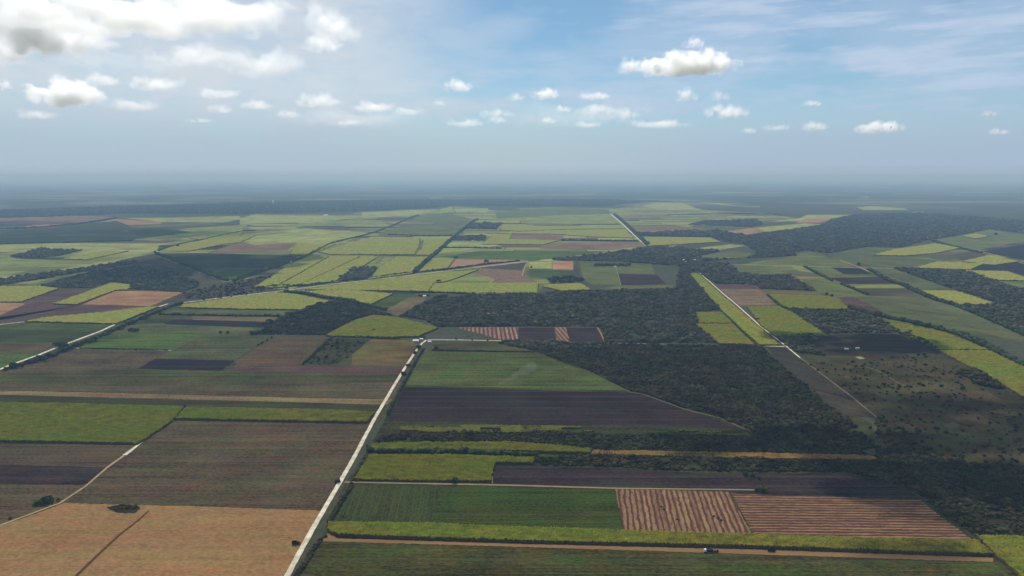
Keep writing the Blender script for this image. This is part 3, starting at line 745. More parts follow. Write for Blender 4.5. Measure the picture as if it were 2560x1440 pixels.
sheet('striped_field',[1829,1235,2060,1242,2303,1250,2330,1275,2436,1354,2160,1348,1886,1340],M_STRIPE2,(.090,.044,.040),.21,'field of thin tan stripes running left to right, lower right','field',GROUPS[SG],rz=R(-1.2))
c('cane','long bright cane strip across the bottom with a rounded left end',[822,1310,1075,1313,1200,1319,1558,1331,1882,1342,2160,1350,2441,1356,2482,1391,1900,1371,1600,1364,1300,1357,1000,1347,845,1341,826,1335,817,1326],cell=.85)
f(CG,(.062,.064,.026),'dark green crop field along the bottom edge below the earth track',[798,1356,1300,1369,1900,1388,2480,1408,2540,1450,2600,1520,2650,1640,620,1640,750,1445])
c('cane','bright cane field in the lower right corner',[2441,1344,2560,1347,2800,1352,2900,1640,2700,1640,2600,1520,2545,1440,2497,1400],cell=.85)
sheet('path',[820,1333,845,1347,1300,1360,1900,1375,2483,1395,2481,1406,1900,1387,1300,1368,803,1354],M_TRACK,(.26,.16,.095),.26,kind='structure')
f(T,(.056,.049,.045),'long grey strip along the road through the dark scrub on the right',[1917,867,1962,869,2038,924,2127,991,2189,1043,2121,1043,2066,1011,1943,902],rz=-55)
sheet('striped_field',[1142,819,1296,819,1296,850,1255,850],M_STRIPE3,(.11,.05,.045),.2,'small triangle of red and white stripes above the short white road','field',GROUPS[SG],rz=R(93))
f(T,'purple','dark purple field right of the red and white triangle',[1297,819,1494,819,1511,856,1425,854,1394,854,1297,850])
sheet('striped_field',[1386,819,1414,819,1425,854,1392,854],M_STRIPE3,(.12,.055,.045),.23,'narrow striped patch inside the dark purple field','field',GROUPS[SG],rz=R(97))

# ---- right: cane wedges along the thin white road and the slanting fields
c((.32,.325,.065),'long yellow cane wedge left of the thin white road on the right',[1724,684,1746,684,1774,710,1833,761,1950,862,1898,862,1808,780],rz=R(-60))
c('cane','small upper cane block left of the long yellow wedge',[1739,781,1804,780,1832,808,1748,807])
c('cane','lower cane block left of the long yellow wedge above dark scrub',[1740,810,1833,810,1886,862,1797,858])
f(T,'plum','thin purple strip above the pink brown field on the right',[1787,712,1883,714,1895,722,1800,722])
f(T,'pinkgrey','pink brown field right of the thin white road',[1801,723,1893,723,1917,734,1948,763,1850,764])
f(T,'drytan','thin dry strip right of the pink brown field under a dark wood',[1896,724,2048,729,2054,736,1918,733])
c('cane','yellow cane field right of the pink brown field',[1918,735,2054,738,2091,747,2127,772,2054,773,1966,770])
c('cane','yellow cane field along the right side of the thin white road',[1868,767,1946,765,1971,776,1999,791,2071,840,1938,840,1902,813])
f(T,'plum','purple field right of the yellow cane above the shadowed scrub',[2091,742,2138,742,2229,791,2152,784,2129,773],rz=-40)
f(CG,'greygreen','grey green slanting field above the right yellow cane field',[1992,694,2074,697,2168,738,2091,744,2052,732,2010,703],rz=-35)
f(CG,'grey','very long grey green field slanting to the right edge',[2140,742,2300,733,2390,766,2560,838,2720,902,2720,914,2560,856,2443,829,2371,825,2230,791],rz=-38)
f(CG,'mid','pale green band at top of the long slanting right field',[2112,711,2246,712,2264,720,2130,721])
f(T,'greybrown','grey band below the pale green band on the right',[2131,722,2265,721,2292,731,2277,742,2168,740])
f(T,'purple','dark brown strip in the right middle distance between green strips',[2075,695,2221,692,2249,709,2110,710])
f(CG,'greygreen','thin green strip above the dark brown strip on the right',[2104,687,2193,688,2203,693,2106,693])
f(T,'dkpurple','dark purple parcel under the white cross road on the right',[2079,669,2152,671,2182,686,2110,685])
f(CG,'greygreen','grey green parcel left of the dark purple parcel on the right',[2014,668,2078,669,2108,686,2076,694,2050,682],rz=-30)
f(CG,'mid','small pale green parcel at the junction of the right white road',[1976,665,2008,667,2034,682,1998,678])
f(CG,'greygreen','green field below the right white cross road, above dark wood',[1828,662,1930,664,1976,688,1900,688,1850,685])
f(CG,'mid','thin pale strip above the slanting green field on the right',[1990,692,2068,693,2074,696,1995,697],z=.26)
f(CG,'grey','grey green strip slanting beside the dark wood, far right',[2171,671,2232,672,2382,724,2304,725,2249,700],rz=-30)
c('canef','yellow cane wedge beside the dark wood at far right',[2304,726,2388,727,2429,739,2491,760,2466,763,2388,761,2332,739])
c('canef','yellow cane parcel at the right edge above the dark wood',[2404,676,2518,678,2560,692,2720,740,2720,750,2560,701,2485,700])
f(CG,'greygreen','grey green parcel at the right edge under the yellow parcel',[2488,702,2560,702,2720,752,2720,775,2560,721])
c('canef','yellow cane parcel right of centre in the right farmland, above the dark wood',[2288,669,2343,654,2460,659,2424,674])
f(CG,'greygreen','green field with purple right half above the white cross road',[1882,660,2022,630,2060,638,2138,668,2000,666])
f(T,'plum','purple half of the field above the white cross road',[2020,663,2062,640,2136,667],z=.25)
f(CG,'grey','broad grey green field right of the slanting track on the right',[2069,638,2171,619,2240,624,2185,638,2290,646,2380,652,2342,653,2288,668,2232,670,2150,669])
c('canef','pale yellow cane strip in the upper right farmland',[2180,637,2236,623,2338,608,2402,619,2343,632,2263,639],h=2.4)
f(T,'greybrown','purple grey parcel right of the small far dark wood',[2382,637,2433,626,2471,636,2404,652])
c('canef','yellow parcel beside the slanting track at far right',[2405,653,2476,637,2549,653,2488,662],h=2.4)
f(T,'dkpurple','purple wedge at the right edge under the slanting track',[2430,675,2466,661,2552,655,2720,680,2720,730,2560,690,2518,677])
f(CG,'greygreen','large grey green field in the upper right corner of the farmland',[2333,600,2474,575,2560,586,2720,610,2720,640,2560,604,2443,625,2429,623,2352,607])
c('canef','pale yellow patch inside the upper right grey green field',[2402,589,2440,583,2471,591,2440,596],h=2.2)
f(T,'dkpurple','purple strip under the upper right grey green field',[2452,628,2499,621,2560,611,2720,645,2720,675,2560,650,2486,636])
c('cane','long yellow cane field slanting to the right edge, upper part',[2210,802,2254,809,2360,830,2471,874,2343,873,2258,832])
c('cane','lower part of the slanting cane field at the right edge',[2345,875,2472,876,2560,917,2720,990,2720,1075,2560,993,2490,950])
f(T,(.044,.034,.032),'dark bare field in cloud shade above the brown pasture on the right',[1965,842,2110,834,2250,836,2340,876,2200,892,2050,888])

# ---- far fields in the haze beyond the right woods
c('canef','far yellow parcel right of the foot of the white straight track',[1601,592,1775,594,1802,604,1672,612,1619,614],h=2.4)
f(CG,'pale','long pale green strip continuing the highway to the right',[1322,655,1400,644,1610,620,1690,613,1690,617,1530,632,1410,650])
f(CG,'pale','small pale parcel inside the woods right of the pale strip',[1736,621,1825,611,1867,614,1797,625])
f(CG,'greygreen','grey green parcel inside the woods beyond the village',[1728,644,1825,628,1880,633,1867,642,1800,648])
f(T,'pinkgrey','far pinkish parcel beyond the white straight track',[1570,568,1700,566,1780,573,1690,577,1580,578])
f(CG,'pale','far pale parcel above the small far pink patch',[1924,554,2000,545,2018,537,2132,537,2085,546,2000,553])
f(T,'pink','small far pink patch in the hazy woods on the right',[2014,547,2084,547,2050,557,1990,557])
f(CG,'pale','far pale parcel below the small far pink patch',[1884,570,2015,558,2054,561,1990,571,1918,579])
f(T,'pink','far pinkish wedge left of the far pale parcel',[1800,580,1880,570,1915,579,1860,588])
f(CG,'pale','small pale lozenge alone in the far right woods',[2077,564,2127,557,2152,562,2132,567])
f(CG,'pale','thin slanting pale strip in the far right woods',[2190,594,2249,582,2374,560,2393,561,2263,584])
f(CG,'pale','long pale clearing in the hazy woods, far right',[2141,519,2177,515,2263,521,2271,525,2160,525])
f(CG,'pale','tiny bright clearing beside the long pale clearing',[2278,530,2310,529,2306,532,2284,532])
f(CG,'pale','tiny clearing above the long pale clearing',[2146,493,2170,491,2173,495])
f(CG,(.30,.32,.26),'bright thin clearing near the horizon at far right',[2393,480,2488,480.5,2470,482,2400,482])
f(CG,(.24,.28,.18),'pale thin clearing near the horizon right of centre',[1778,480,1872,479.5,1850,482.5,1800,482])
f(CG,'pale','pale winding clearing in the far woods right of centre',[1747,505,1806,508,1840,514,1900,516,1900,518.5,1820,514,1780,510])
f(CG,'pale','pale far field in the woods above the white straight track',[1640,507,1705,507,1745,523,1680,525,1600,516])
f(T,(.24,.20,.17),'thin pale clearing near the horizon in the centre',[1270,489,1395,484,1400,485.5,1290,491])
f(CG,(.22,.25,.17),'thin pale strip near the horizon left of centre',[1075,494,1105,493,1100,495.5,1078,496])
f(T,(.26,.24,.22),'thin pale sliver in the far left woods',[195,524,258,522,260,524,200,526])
f(T,(.26,.24,.22),'second thin pale sliver in the far left woods, right of the first',[300,521,340,520,335,522])
# ---------------------------------------------------------------- roads and tracks
WR = (1, 1, 1)
strip('road',[690,1490, 720,1437, 778,1330, 845,1215, 885,1145, 935,1050, 985,965, 1022,905, 1047,868, 1058,856],[4.6,4.6,4.5,4.4,4.2,4.0],M_WHITE_ROAD,WR,.5,amp=.09)
strip('road',[1058,857, 1064,851.5, 1075,850, 1150,850.5, 1253,852.5],[4,4,4,3.6],M_WHITE_ROAD,WR,.46)
strip('road',[-60,940, 0,924, 30,912, 97,888, 150,866, 172,858, 250,829, 289,811, 366,779, 400,766, 420,760],5.6,M_WHITE_ROAD,WR,.5)
strip('road',[455,757.5, 560,744, 700,728, 866,707, 1040,687, 1200,668, 1320,654.5],[7,5.5,4.5,4.5,6],M_WHITE_ROAD,WR,.5,amp=.55)
strip('road',[1614,613.5, 1580,583, 1556,560, 1528,536],[7,7,8,9],M_WHITE_ROAD,WR,.45)
strip('road',[1749,683, 1778,708, 1806,733, 1840,761, 1900,815, 1963,864, 2000,895],[2.2,3.0,3.4,3.4,3.2,3,2.6],M_WHITE_ROAD,WR,.5)
strip('path',[1896,865, 1961,867],5,M_WHITE_ROAD,WR,.46)
strip('path',[2000,895, 2038,924, 2127,991, 2191,1044],2.2,M_TRACK,(.20,.17,.13),.5)
strip('path',[-60,1335, 0,1315, 80,1285, 150,1259, 215,1216, 268,1170, 310,1140],[2.6,2.6,2.2,2.4,3.2],M_TRACK,(.44,.34,.24),.5)
strip('path',[312,1139, 355,1106, 362,1100],[5,3.5,1.5],M_WHITE_ROAD,WR,.52)
strip('path',[862,1207, 905,1207, 1300,1215, 1533,1222, 1700,1224, 1886,1226],[4,3,2.5],M_TRACK,(.30,.25,.18),.5)
strip('path',[1012,966, 1200,971, 1480,980],1.6,M_TRACK,(.13,.10,.07),.5)
strip('path',[1480,934, 1575,981, 1611,987, 1714,1025, 1765,1037, 1800,1045, 1860,1073, 1900,1085],[1.5,1.8,2,2.4,3,2],M_TRACK,(.17,.14,.10),.5)
strip('path',[372,1278, 345,1302, 300,1337, 250,1383, 192,1440, 150,1490],[1.8,2.4,2.6,2.8],M_TRACK,(.115,.060,.035),.5)
strip('path',[1234,1161, 1229,1180, 1230,1209],2.2,M_TRACK,(.22,.17,.10),.5)
strip('path',[180,870.5, 300,873, 428,876.5],2.6,M_WHITE_ROAD,WR,.5,amp=.5)
strip('path',[428,876, 470,855, 508,836],2.0,M_TRACK,(.17,.14,.10),.5)
strip('path',[-60,815, 0,811.5, 62,805],5,M_WHITE_ROAD,WR,.5)
strip('path',[483,799.5, 600,802, 700,806],2.5,M_TRACK,(.30,.27,.22),.5)
strip('path',[315,816, 360,812, 412,810],2.5,M_TRACK,(.32,.29,.22),.5)
strip('path',[122,622, 260,624.5, 320,627, 400,629, 519,631.5],[5,6,7,8,6],M_WHITE_ROAD,WR,.6)
strip('path',[386,634, 389,630, 397,628],9,M_WHITE_ROAD,WR,.62)
strip('path',[20,620, 60,621],5,M_WHITE_ROAD,WR,.6)
strip('path',[1822,661, 1930,664.5, 2010,666, 2152,670, 2232,671.5],3.6,M_WHITE_ROAD,WR,.6)
strip('path',[2100,651, 2150,669, 2172,679],4,M_TRACK,(.5,.42,.32),.6)
strip('path',[2434,625, 2492,639, 2560,660, 2720,700],5,M_TRACK,(.42,.36,.28),.6)
strip('path',[2084,744, 2130,741, 2200,742, 2300,744],1.8,M_TRACK,(.30,.27,.22),.6)
strip('path',[1127,647, 1200,648.5, 1320,651],4.5,M_TRACK,(.55,.47,.36),.6)
strip('path',[1381,652, 1560,655.5, 1650,658],3,M_TRACK,(.42,.38,.30),.6)
strip('path',[1493,819, 1503,835, 1512,857],3,M_TRACK,(.30,.20,.14),.5)
strip('path',[1142,818.6, 1296,818.6, 1494,818.6],1.6,M_TRACK,(.34,.25,.19),.5)
strip('path',[1512,858, 1580,859, 1660,861],1.5,M_WHITE_ROAD,WR,.5)
strip('path',[1319,655, 1312,668, 1305,690],3,M_TRACK,(.46,.33,.24),.6)
strip('path',[1539,666, 1546,690, 1552,713],2.2,M_TRACK,(.26,.24,.17),.6)
strip('path',[2120,905, 2190,925, 2260,965],2.5,M_TRACK,(.17,.13,.085),.4)
strip('path',[1897,722, 1887,713, 1790,711],2.0,M_TRACK,(.30,.22,.17),.5)
sheet('ground',[2137,893, 2150,892, 2163,897, 2150,899],M_TRACK,(.34,.31,.25),.4,kind='structure')
sheet('ground',[1208,783, 1216,781, 1231,786, 1224,788, 1210,787],M_TRACK,(.50,.48,.42),.4,kind='structure')
sheet('ground',[2355,1062, 2385,1056, 2400,1065, 2375,1075],M_TRACK,(.075,.075,.07),.4,kind='structure')
sheet('ground',[265,1268, 285,1265, 310,1262, 345,1265, 350,1274, 335,1284, 300,1283, 278,1277],M_GRASS,(.042,.030,.024),.4,kind='structure',amp=1.2)

# ---------------------------------------------------------------- hedgerows
H = hedge
H([636,716, 600,699, 767,640, 830,608, 933,583, 985,563, 1046,537][2:],9,6,'first diagonal hedge from the left, running from shaded field to far forest')
H([1033,684, 1060,660, 1105,620, 1130,598, 1153,578, 1180,556, 1194,548],14,9,'second diagonal hedge, thicker, meeting the highway in the centre')
H([388,634, 470,664, 530,690, 565,702],14,9,'dark diagonal hedge through the shaded fields at left')
H([583,703, 640,682, 700,664],14,8,'dark hedge under the shaded triangle, left of the cane strips')
H([397,628, 440,614, 508,600, 560,588, 611,578, 640,577],9,6,'far hedge at left between the thin white track and the long green strips')
H([640,721, 700,716, 760,716, 866,702, 960,692, 1040,681],10,6,'low hedge along the upper side of the white highway')
H([1045,682, 1120,674, 1196,664, 1300,653],9,6,'continuing hedge under the pinkish striped field beside the highway')
H([712,730, 760,735, 806,744, 870,753, 915,764, 960,776],9,7,'dark hedge between two yellow cane fields, running to the scrub triangle')
H([400,787, 560,790, 727,791],7,4.5,'thin dark hedge above the pale grey strip')
H([655,812, 700,805, 725,790, 760,780, 800,764],11,9,'row of trees along the upper left side of scrub triangle')
H([1405,602, 1500,603, 1594,604],16,8,'dark hedge in yellow cane left of the white straight track')
H([1618,613, 1590,585, 1560,557, 1535,536],18,10,'dark tree belt beside the white straight track')
H([970,587, 1020,589, 1070,591, 1130,590],11,6,'short dark hedge between the two diagonal hedges')
H([1105,620, 1170,620, 1255,622],12,6,'short dark hedge right of the second diagonal hedge')
H([900,637, 960,639, 1030,641, 1085,643],5,3.5,'thin hedge across the cane between the diagonal hedges')
H([830,628, 900,627.5, 990,629],5,3.5,'thin hedge under the small cloud shadow, near the first diagonal hedge')
H([2010,667, 2040,683, 2066,696, 2080,703],8,6,'tree line beside the pale parcel on the right')
H([2105,712, 2130,722, 2150,730, 2168,737],8,6,'row of small trees ending at the thin white track, right side')
H([2172,675, 2220,702, 2260,715, 2300,735, 2335,750, 2390,765],12,8,'long hedge slanting beside the yellow wedge on the right')
H([2390,766, 2440,786, 2500,812, 2565,841, 2700,900],9,7,'dark hedge along the top of the very long grey green field')
H([2125,771, 2200,792, 2260,804, 2330,820, 2400,838, 2470,870, 2560,915, 2680,975],13,8,'thick dark hedge above the slanting cane field at right')
H([2320,598, 2360,611, 2430,628, 2450,633],14,7,'hedge along the slanting track in the upper right farmland')
H([1917,737, 1945,762, 1966,772, 2000,796, 2040,822],5,4,'thin hedge between two yellow cane fields on the right')
H([1806,780, 1835,808, 1886,862],3,3.5,'thin dark line of bushes splitting the right yellow cane')
H([925,1130, 1130,1132, 1250,1136, 1338,1142],9,5,'long dark hedge between two bright cane strips by the white road')
H([880,1216, 850,1262, 820,1312],4.5,2.4,'roadside bushes beside the green field with pale lines',M_SCRUB)
H([800,1352, 770,1398, 740,1442, 715,1490],4.5,2.2,'roadside bushes at the bottom beside the white road',M_SCRUB)
H([935,1118, 905,1165, 884,1203],4,1.6,'low weeds between the white road and the notched cane block',M_SCRUB)
H([1060,872, 1040,905, 1015,950, 985,1005, 968,1040],4,2.2,'low bushes along the right side of the road by the large green field',M_SCRUB)
H([440,1046, 462,1016],2.5,3,'short dark edge between the two bright cane strips at left',M_SCRUB)
H([880,843, 940,846, 1000,848],5,4,'hedge under the lens shaped cane field')
H([828,845, 795,876, 757,912],5,4,'dark hedge on the left side of the rough grass plot')
H([1080,876, 1150,878, 1250,880, 1335,881],4,3,'hedge at the top of the large green field')
H([200,871, 300,873.5, 420,876],3,2,'low hedge under the bright green rectangle')
H([2125,773, 2090,790],5,5,'short hedge corner under the right yellow cane field')
H([1030,733, 1100,733, 1200,736, 1345,735],6,5,'dark hedge under the long yellow green cane strip')
H([0,610, 120,608, 250,604, 330,602],20,7,'far dark hedge band at the left edge')
H([0,573, 60,571, 130,567, 200,560, 290,546],24,9,'far dark hedge under the far pinkish brown field at left')

# ---------------------------------------------------------------- woods and scrub that read as one mass
Wd = wood
Wd('scrubland',[1262,862, 1500,860, 1660,862, 1905,868, 1940,903, 2010,960, 2062,1012, 2118,1046, 2190,1120, 2100,1135, 1900,1090, 1865,1070, 1765,1034, 1715,1022, 1610,984, 1575,977, 1480,930, 1400,902, 1345,880],2.5,1.45,M_SCRUB,'wide dark scrubland right of the large green field',cat='scrub',tall=0.7)
Wd('woodland',[1200,738, 1345,736, 1400,729, 1480,728, 1690,722, 1700,660, 1735,650, 1727,690, 1800,776, 1740,782, 1747,806, 1740,812, 1793,858, 1515,857, 1500,818, 1300,817, 1140,817, 1098,818, 1060,800, 1000,791, 1040,768, 1075,752],4.0,2.2,M_WOOD_GREY,'large grey green woodland in the centre right, behind the purple field',tall=0.65)
Wd('scrubland',[825,754, 870,754, 915,767, 960,784, 998,793, 930,788, 890,798, 842,821, 812,838, 640,837, 660,822, 740,790, 800,766],3.2,1.6,M_SCRUB,'dark scrub triangle left of the lens shaped cane field',cat='scrub',tall=.7)
Wd('woodland',[842,706, 868,684, 894,669, 942,668, 930,688, 914,699],6.5,4.2,M_WOOD,'small dark wood among the diagonal cane strips')
Wd('woodland',[1245,860, 1260,853, 1300,852, 1395,856, 1510,859, 1500,872, 1345,876],3.6,2.0,M_WOOD,'dark strip of wood below the purple field right of the short white road')
Wd('woodland',[945,1090, 1050,1082, 1300,1079, 1500,1085, 1700,1090, 1890,1091, 2100,1112, 2180,1138, 1900,1133, 1700,1130, 1480,1125, 1290,1108, 1050,1104, 940,1108],2.2,1.25,M_SCRUB,'long dark woodland strip above the thin golden strip',tall=0.6)
Wd('woodland',[1340,1146, 1480,1140, 1700,1146, 1860,1150, 2190,1153, 2250,1170, 2290,1200, 2310,1245, 2262,1220, 2200,1200, 2124,1182, 1860,1180, 1640,1175, 1533,1168, 1340,1163],2.4,1.35,M_SCRUB,'grey and dark woodland strip above the long purple brown field',tall=0.6)
Wd('scrubland',[2190,1110, 2300,1120, 2440,1160, 2560,1180, 2800,1230, 2800,1346, 2560,1343, 2440,1340, 2330,1268, 2300,1215, 2250,1168, 2190,1150],2.8,1.4,M_SCRUB,'dark bushy ground in cloud shade at the lower right',cat='scrub',tall=0.6)
Wd('scrubland',[2200,1048, 2300,1080, 2560,1120, 2800,1200, 2800,1230, 2560,1180, 2440,1160, 2300,1120, 2185,1110, 2170,1060],8,2.0,M_SCRUB,'sparse dark scrub between the brown pasture and lower right bushes',cat='scrub',tall=.6,skip=.35)
Wd('scrubland',[2000,905, 2100,905, 2330,885, 2343,880, 2490,955, 2560,998, 2750,1090, 2750,1190, 2560,1120, 2300,1075, 2200,1045, 2080,950],9,1.35,M_SCRUB,'thin low bushes spread over the brown pasture',cat='scrub',tall=.55,skip=.5,var=.6)
Wd('woodland',[1975,773, 2054,775, 2124,777, 2207,800, 2254,833, 2100,833, 2066,835, 2040,822, 2010,799],4.2,2.2,M_WOOD,'dark wood below the right yellow cane fields')
Wd('woodland',[1935,842, 2066,838, 2020,860, 2060,890, 1985,880],4.2,2.3,M_WOOD,'dark trees beside the thin white road in cloud shade')
Wd('woodland',[1780,688, 1828,664, 1850,684, 1905,689, 1975,690, 2040,728, 1900,722, 1885,712, 1790,710, 1750,684],5,2.7,M_WOOD,'dark wood above the pink brown field on the right')
Wd('woodland',[1380,650, 1500,636, 1620,619, 1690,619, 1740,624, 1800,628, 1730,643, 1720,652, 1760,655, 1820,660, 1790,685, 1740,682, 1700,664, 1650,662, 1560,655, 1440,652],6,3.4,M_WOOD,'dark woodland around the small village')
Wd('woodland',[1700,658, 1780,652, 1880,645, 1990,640, 1990,634, 1900,633, 1867,646, 1800,649, 1735,646],6,3.2,M_WOOD_GREY,'grey woodland right of the small village')
Wd('woodland',[2235,672, 2416,677, 2490,704, 2560,723, 2720,770, 2720,900, 2560,836, 2440,783, 2400,765, 2470,765, 2493,759, 2425,735, 2385,724],5.2,2.8,M_WOOD,'broad dark wood slanting to the right edge')
Wd('woodland',[1870,588, 1990,572, 2060,562, 2080,548, 2140,537, 2300,532, 2480,545, 2720,560, 2720,605, 2560,583, 2474,572, 2393,590, 2320,600, 2250,619, 2170,617, 2066,634, 2024,627, 1900,635, 1860,610, 1805,604, 1775,592],9,4.0,M_WOOD,'broad dark forest beyond the right farmland',per=1,tall=0.45)
Wd('woodland',[1590,582, 1690,580, 1800,577, 1860,590, 1780,593, 1600,590],10,4.5,M_WOOD,'dark forest strip beyond the white straight track',per=1)
Wd('woodland',[1720,562, 1760,552, 1890,548, 1910,560, 1880,568],9,4.0,M_WOOD,'far dark wood right of the white straight track',per=1,tall=0.4)
Wd('woodland',[1166,572, 1178,560, 1253,561, 1240,573],9,5.5,M_WOOD,'dark rectangular wood beside the top of second hedge')
Wd('woodland',[1133,602, 1140,594, 1217,594, 1208,602],8.5,5,M_WOOD,'second dark rectangular wood beside the second hedge, below the first')
Wd('woodland',[0,700, 92,687, 230,668, 333,651, 345,653, 300,668, 240,674, 130,694, 0,714, -250,745, -250,725],5.5,3.0,M_WOOD,'long dark wood strip slanting up at the left edge')
Wd('woodland',[97,716, 150,702, 230,680, 330,668, 420,672, 480,700, 500,716, 456,730, 320,723, 330,714, 290,704, 228,720, 150,720],5.2,2.8,M_WOOD,'dark wood above the bright pinkish field at left')
Wd('woodland',[25,643, 111,620, 119,624, 206,626, 150,640, 83,646],7,3.4,M_WOOD,'dark purple wood under the long white track at far left')
Wd('woodland',[0,545, 200,540, 300,534, 620,535, 905,528, 1095,519, 1130,514, 1500,516, 1640,504, 1700,504, 1500,498, 900,500, 300,515, 0,525],16,5.5,M_WOOD,'hazy forest edge beyond the farthest fields',per=1,tall=0.4)
Wd('woodland',[2260,832, 2300,848, 2345,872, 2330,874, 2250,834],6,3,M_WOOD,'dark trees along the lower edge of the slanting cane field')
Wd('woodland',[2400,935, 2440,930, 2500,955, 2520,975, 2450,965],5,3,M_SCRUB,'dark tree clump under the slanting cane field at right')
Wd('scrubland',[275,1268, 300,1264, 342,1266, 340,1278, 300,1281],4,1.1,M_SCRUB,'low dark weeds on the burnt patch in the tan field',cat='weeds',tall=.5,skip=.3)
Wd('scrubland',[760,910, 830,848, 920,850, 880,888, 838,912],9,1.6,M_SCRUB,'scattered low bushes on the rough grass plot',cat='scrub',tall=.6,skip=.3)
Wd('scrubland',[458,733, 520,720, 600,702, 690,690, 634,716, 690,722, 620,738, 465,756],9,2.2,M_SCRUB,'low grey brown scrub above the highway bend',cat='scrub',tall=.6,skip=.3)

# ---------------------------------------------------------------- single trees
tn = 'round green tree in the row along the left white road'
road_row = [(12,921),(38,917),(52,914),(64,905),(78,903),(92,897),(104,896),(118,889),(130,887),(146,878),(158,874),(172,872),(190,862),(203,858),(217,851),(232,847),(246,840),(262,834),(276,826),(292,819),(306,815),(322,807),(338,801),(352,794),(366,788),(380,781),(394,776),(408,770),(422,764),(436,760),(449,757),(110,898),(140,884),(182,866),(225,852),(270,832),(300,820),(330,806),(356,794),(384,780)]
H([8,927, 60,912, 110,898, 160,876, 215,855, 262,836, 300,819, 345,800, 390,782, 425,768, 455,758],9,4.5,'dense dark undergrowth along the left white road')
for i, (x, y) in enumerate(road_row): tree(x + 4, y + 5, random.uniform(7, 11), tn, group='trees along the left road')
tree(148,868,12,'tall dark tree on the left white road, near the reddish brown strip',3)
tree(162,869,11,'dark tree beside the tall one where the left white road narrows',1)
tree(34,920,11,'big dark tree at the left edge beside the white road',1)
tree(328,829,9,'left dark tree of the clump in the grey green strip',3)
tree(341,829,9,'right dark tree of the clump in the grey green strip',3)
tree(551,834,6.5,'left of two lone small trees in the sage green field',0)
tree(570,834,6.5,'right of two lone small trees in the sage green field',0)
tree(632,837,10,'large dark tree at the left tip of the scrub triangle',3)
tree(648,833,8.5,'second tree beside the left tip of the scrub triangle',1)
for x, y in ((680,846),(668,853),(656,860),(646,865)): tree(x, y, 5, 'small tree in the row beside the reddish field', 0, group='small trees beside the reddish field')
tree(98,1262,6.5,'left dark round tree beside the dirt track near the lower left corner',3)
tree(121,1257,8.5,'tallest dark tree of the clump beside the dirt track, lower left',1)
tree(146,1252,3.5,'small bush right of the tree clump beside the dirt track',0,name='bush',cat='bush')
tree(26,1299,3,'little dark bush beside the dirt track at the left edge',0,name='bush',cat='bush')
tree(844,1208,5,'dark bush on the left side of the white road opposite the cane block',1,name='bush',cat='bush')
tree(1138,1208,7,'lone tree at the lower edge of the notched cane block',0)
tree(814,1344,3,'small bush at the rounded left end of the bottom cane strip',0,name='bush',cat='bush')
tree(878,1212,4,'bush at the corner of the white road and thin track',0,name='bush',cat='bush')
tree(918,1118,3.5,'bush at the left end of the thin bright cane strip',0,name='bush',cat='bush')
tree(1046,872,9,'tree left of the white road just below the farm buildings',1)
tree(1038,886,7,'tree left of the white road beside the golden plot',0)
tree(1009,938,7,'round tree left of the white road below the golden plot',1)
tree(1011,957,5,'small tree right of the white road by the green field',0)
tree(1021,917,6,'tree at the lower right corner of the golden plot',3)
tree(988,1000,3,'tiny bush right of the white road beside the dark purple field',0,name='bush',cat='bush')
tree(1091,876,9,'pointed tree right of the farm near the green field',2)
tree(1140,850,5,'first small tree above the short white road',2,group='small trees above the short white road')
tree(1180,851,5,'second small tree above the short white road',2,group='small trees above the short white road')
tree(1219,853,5,'third small tree above the short white road',2,group='small trees above the short white road')
tree(1057,847,7,'dark tree behind the farm buildings',3)
tree(963,779,12,'tall slim tree on the dark green wedge',2)
tree(1097,706,10,'dark tree inside the yellow cane below the highway',3)
tree(934,828,6,'dark bush patch inside the lens shaped cane field',3,name='bush',cat='bush')
tree(856,752,7,'dark tree on the hedge below the cane arrow',3)
tree(716,722,9,'dark tree at the highway where the scrub hedge begins',3)
tree(1052,742,8,'tree left of the small white farmhouse',3)
tree(1070,741,7,'tree right of the small white farmhouse',1)
for x, y in ((1098,745),(1106,743),(1114,744),(1090,748)): tree(x, y, 10, 'big dark tree in the clump right of the small farmhouse', 3, group='tree clump by the farmhouse')
for x, y in ((1376,703),(1388,699),(1400,702),(1414,698),(1428,697),(1440,702),(1452,704),(1384,708),(1405,708),(1425,707)): tree(x, y, 15, 'large tree in the dark clump right of the pink square', 3, group='large tree clump below the pink square')
for x in range(1490,1572,9): tree(x, 666 - (x % 2), 13, 'tree in the short row above the centre right green fields', 3, group='tree row above the green fields')
tree(1216,656,14,'lone dark tree beside the highway below the pinkish striped field',1)
tree(1139,647,13,'lone tree at the upper left corner of the pinkish striped field',1)
tree(444,617,12,'lone far tree beside the far left hedge',1)
tree(1329,670,8,'small tree in the pale parcel beside the highway junction',0)
tree(1894,801,7,'tree beside the thin white road between yellow cane fields',3)
tree(2067,738,9,'left tree at the top corner of the right yellow cane field',0)
tree(2080,742,9,'right tree at the top corner of the right yellow cane field',0)
tree(1963,772,7,'tree on the thin hedge between two right cane fields',3)
tree(2058,775,6,'small tree on the lower edge of the right yellow cane field',0)
tree(2146,664,14,'lone tree where the right tracks meet',0)
tree(2490,588,16,'lone far tree inside the upper right grey green field',0)
tree(2203,1048,6,'dark tree at the lower end of the long grey strip',3)
tree(2214,1056,5,'second dark tree at the lower end of the long grey strip',1)
tree(2407,975,7,'lone dark tree on the brown pasture near the slanting cane',0)
tree(1908,1228,6,'dark tree at the right end of the thin pale track',3)
tree(1892,1228,4,'small tree left of the one at thin track end',0)
tree(1862,1190,6,'tree growing on the weedy patch in the purple brown field',0)
tree(1880,1192,5,'second tree on the weedy patch in the purple brown field',1)
tree(1895,1198,4,'third, smallest tree on the weedy patch in the purple brown field',0)
